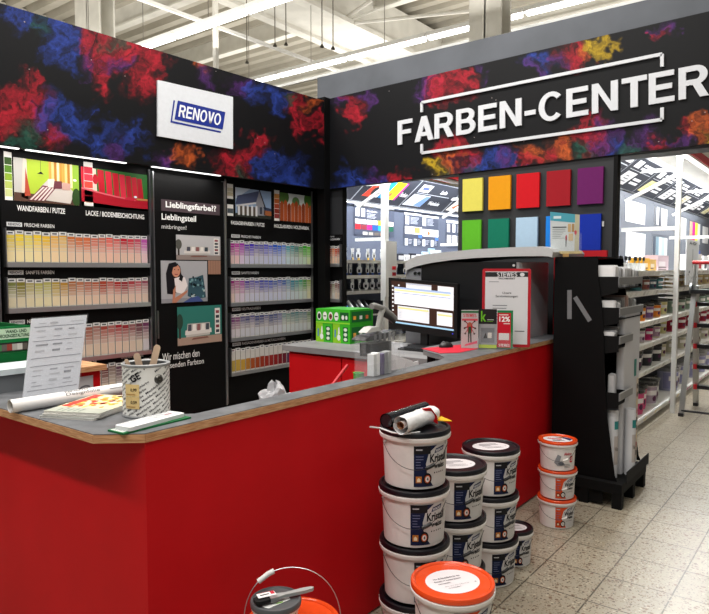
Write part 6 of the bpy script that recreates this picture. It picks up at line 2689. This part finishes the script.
# second tier behind: larger cream tubs at the post end of each near shelf
for j, (si, z) in enumerate(((1, ZS[1]), (2, ZS[2]), (3, ZS[3]), (4, ZS[4]))):
    nm = ('tan', 'pale yellow', 'cream yellow', 'light cream')[j]
    tub('paint_tub', ('#c9b088', '#d8d09c', '#d4cc98', '#cfc8a8')[j], '#4a4a48', ('#b8a070', '#d0c888', '#ccc488', '#c4bc98')[j], .09, .17, '%s larger tub at the post end, shelf %s from the floor' % (nm, ('five', 'four', 'three', 'two')[j]), None, (8.08, DEP[si] + .16, z + .001)).pop('group', None)
# top shelf: glue cards, yellow boxes, roller frames
for i, (px, c, wpx, hh, wd) in enumerate(((644, '#e0a830', 7, .13, 'amber yellow'), (651, '#dcb468', 6, .12, 'sand-coloured'), (661, '#d4bcc4', 11, .17, 'pale pink'))):
    a, c2 = onp(px - wpx / 2, 265, 1, 1.72), onp(px + wpx / 2, 265, 1, 1.72)
    t = thing('glue_box', '%s carton on the top shelf left of the white post' % wd, 'carton', ((a.x + c2.x) / 2, 1.76, 1.531))
    m = MB()
    m.box((a.x, 1.70, 1.531), (c2.x, 1.84, 1.531 + hh), c)
    m.obj('carton_body', 'print', t)
    A = Art()
    w = c2.x - a.x
    A.rect(w * .1, hh * .3, w * .7, hh * .6, mix(c, '#ffffff', .5), 1)
    A.lines(w * .1, hh * .25, w * .8, 2, .025, .01, '#5a5048', 1, i)
    art_obj(A, plane_fn((a.x, 1.6995, 1.531), (1, 0, 0), (0, 0, 1), (0, -1, 0)), 'print', t)
pr0 = None
for i in range(11):
    p = onp(617 + i * 2.4, 262, 1, 1.70)
    loc = (p.x, 1.68 + .02 * (i % 2), 1.532)
    lab = 'white mini roller with dark handle in the row on the top aisle shelf'
    if pr0 is None:
        pr0 = thing('mini_roller', lab, 'paint roller', loc, 0, 'mini rollers on the top aisle shelf')
        b = L()
        b.tube([(0, 0, .0), (0, 0, .075)], .024, '#e8e8e6', 10)
        b.obj('roller_sleeve', 'paper', pr0)
        b = L()
        b.tube([(0, 0, .0705), (.02, 0, .085), (.03, 0, .10)], .004, '#9a9c9e', 6)
        b.obj('wire', 'metal', pr0)
        b = L()
        b.tube([(.03, 0, .1), (.035, 0, .135)], .012, '#1c1d20', 8)
        b.obj('handle', 'plastic', pr0)
    else:
        dup(pr0, loc, rg.uniform(-.4, .4), lab)
for i in range(9):
    x = 9.0 + i * .4
    t = thing('shelf_pack', 'white and grey pack, %s from the white post on the top aisle shelf' % ORD[i], 'packet', (x, 1.72, 1.531), 0, 'packs on the top aisle shelf')
    m = MB()
    m.rbox((x - .13, 1.66, 1.531), (x + .13, 1.75, 1.531 + (.2, .16, .22)[i % 3]), .02, ('#d8d8d6', '#8c8e90', '#c8c4bc')[i % 3], axis=1)
    m.obj('bag', 'paper', t)
    m = MB()
    m.box((x - .08, 1.655, 1.56), (x + .06, 1.6595, 1.64), ('#5a5c60', '#d8d8d8', '#a83038')[i % 3])
    m.obj('label_print', 'print', t)
# fan of white shelf talkers at the post
for i in range(7):
    z = 1.50 - i * .042
    m = MB()
    m.slab([(7.30, 1.55, z), (7.46, 1.50, z - .012), (7.46, 1.50, z + .012), (7.30, 1.55, z + .016)], (.0, .006, 0), '#dcdcd8')
    m.box((7.30, 1.556, z), (7.31, 1.62, z + .01), '#c8c8c4')
    tag(m.obj('shelf_talker', 'paper'), 'white tag of the fan fixed beside the nearest white post', 'tag', 'white tags beside the post')

# =====================================================================
# STEPLADDER
# =====================================================================
F1 = Vector((7.47, 1.40, 0))       # near-side rear foot
F2 = Vector((8.15, 1.38, 0))       # near-side front foot
TOPZ = 1.47
t = thing('step_ladder', 'aluminium stepladder with black treads and red caps in the right aisle', 'ladder', (7.8, 1.15, 0))
WY = .46
top = Vector((7.80, 1.36, TOPZ))
for s in (0, 1):
    d = Vector((0, -WY * s, 0))
    m = MB()
    m.bar(F1 + d + Vector((0, 0, .03)), top + d + Vector((-.04, 0, -.12)), .028, .05, '#b9b9b6')
    m.obj('rear_rail', 'metal', t)
    m = MB()
    m.bar(F2 + d + Vector((0, 0, .03)), top + d + Vector((.02, 0, -.1)), .028, .06, '#b9b9b6')
    m.obj('front_rail', 'metal', t)
    for f in (F1, F2):
        m = MB()
        q = f + d
        m.box((q.x - .03, q.y - .025, 0), (q.x + .03, q.y + .025, .035), '#1c1c1e')
        m.obj('rubber_foot', 'plastic', t)
m = MB()
m.tube([F1 + Vector((0, 0, .06)), F1 + Vector((0, -WY, .06))], .012, '#3a3a3c', 8)
m.obj('spreader_bar', 'metal', t)
for i in range(5):
    z = .23 + i * .235
    f = z / TOPZ
    c = F2.lerp(top, f)
    if z > 1.25:
        continue
    tr = MB()
    tr.box((c.x - .05, c.y - WY + .02, z - .02), (c.x + .05, c.y - .02, z + .02), '#161618')
    tread = tr.obj('tread', 'plastic', t)
    for s in (0, 1):
        m = MB()
        yy = c.y - WY * s
        m.box((c.x - .045, yy - .018, z - .028), (c.x + .045, yy + .018, z + .026), '#c01c24')
        m.obj('red_cap', 'plastic', t)
m = MB()
m.box((top.x - .16, top.y - WY - .01, TOPZ - .18), (top.x + .10, top.y + .02, TOPZ - .14), '#141416')
m.obj('top_platform', 'plastic', t)
m = MB()
m.tube([top + Vector((-.06, .0, -.14)), top + Vector((-.07, 0, .14))], .014, '#b9b9b6', 8)
m.tube([top + Vector((-.06, -WY, -.14)), top + Vector((-.07, -WY, .14))], .014, '#b9b9b6', 8)
m.obj('hoop', 'metal', t)
m = MB()
m.tube([top + Vector((-.07, .02, .15)), top + Vector((-.07, -WY - .02, .15))], .022, '#c01c24', 10)
m.obj('grab_bar', 'plastic', t)['label'] = 'red grab bar'
m = MB()
m.lathe([(.001, 0), (.055, 0), (.058, .01), (.055, .05), (.001, .05)], '#8a8c8e', 18)
m.v = [(x + top.x - .09, y * .0 + top.y + .035 - z * .4, z * 0 + x * 0 + TOPZ - .13 + y) for x, y, z in m.v]
m.obj('hinge_disc', 'metal', t)
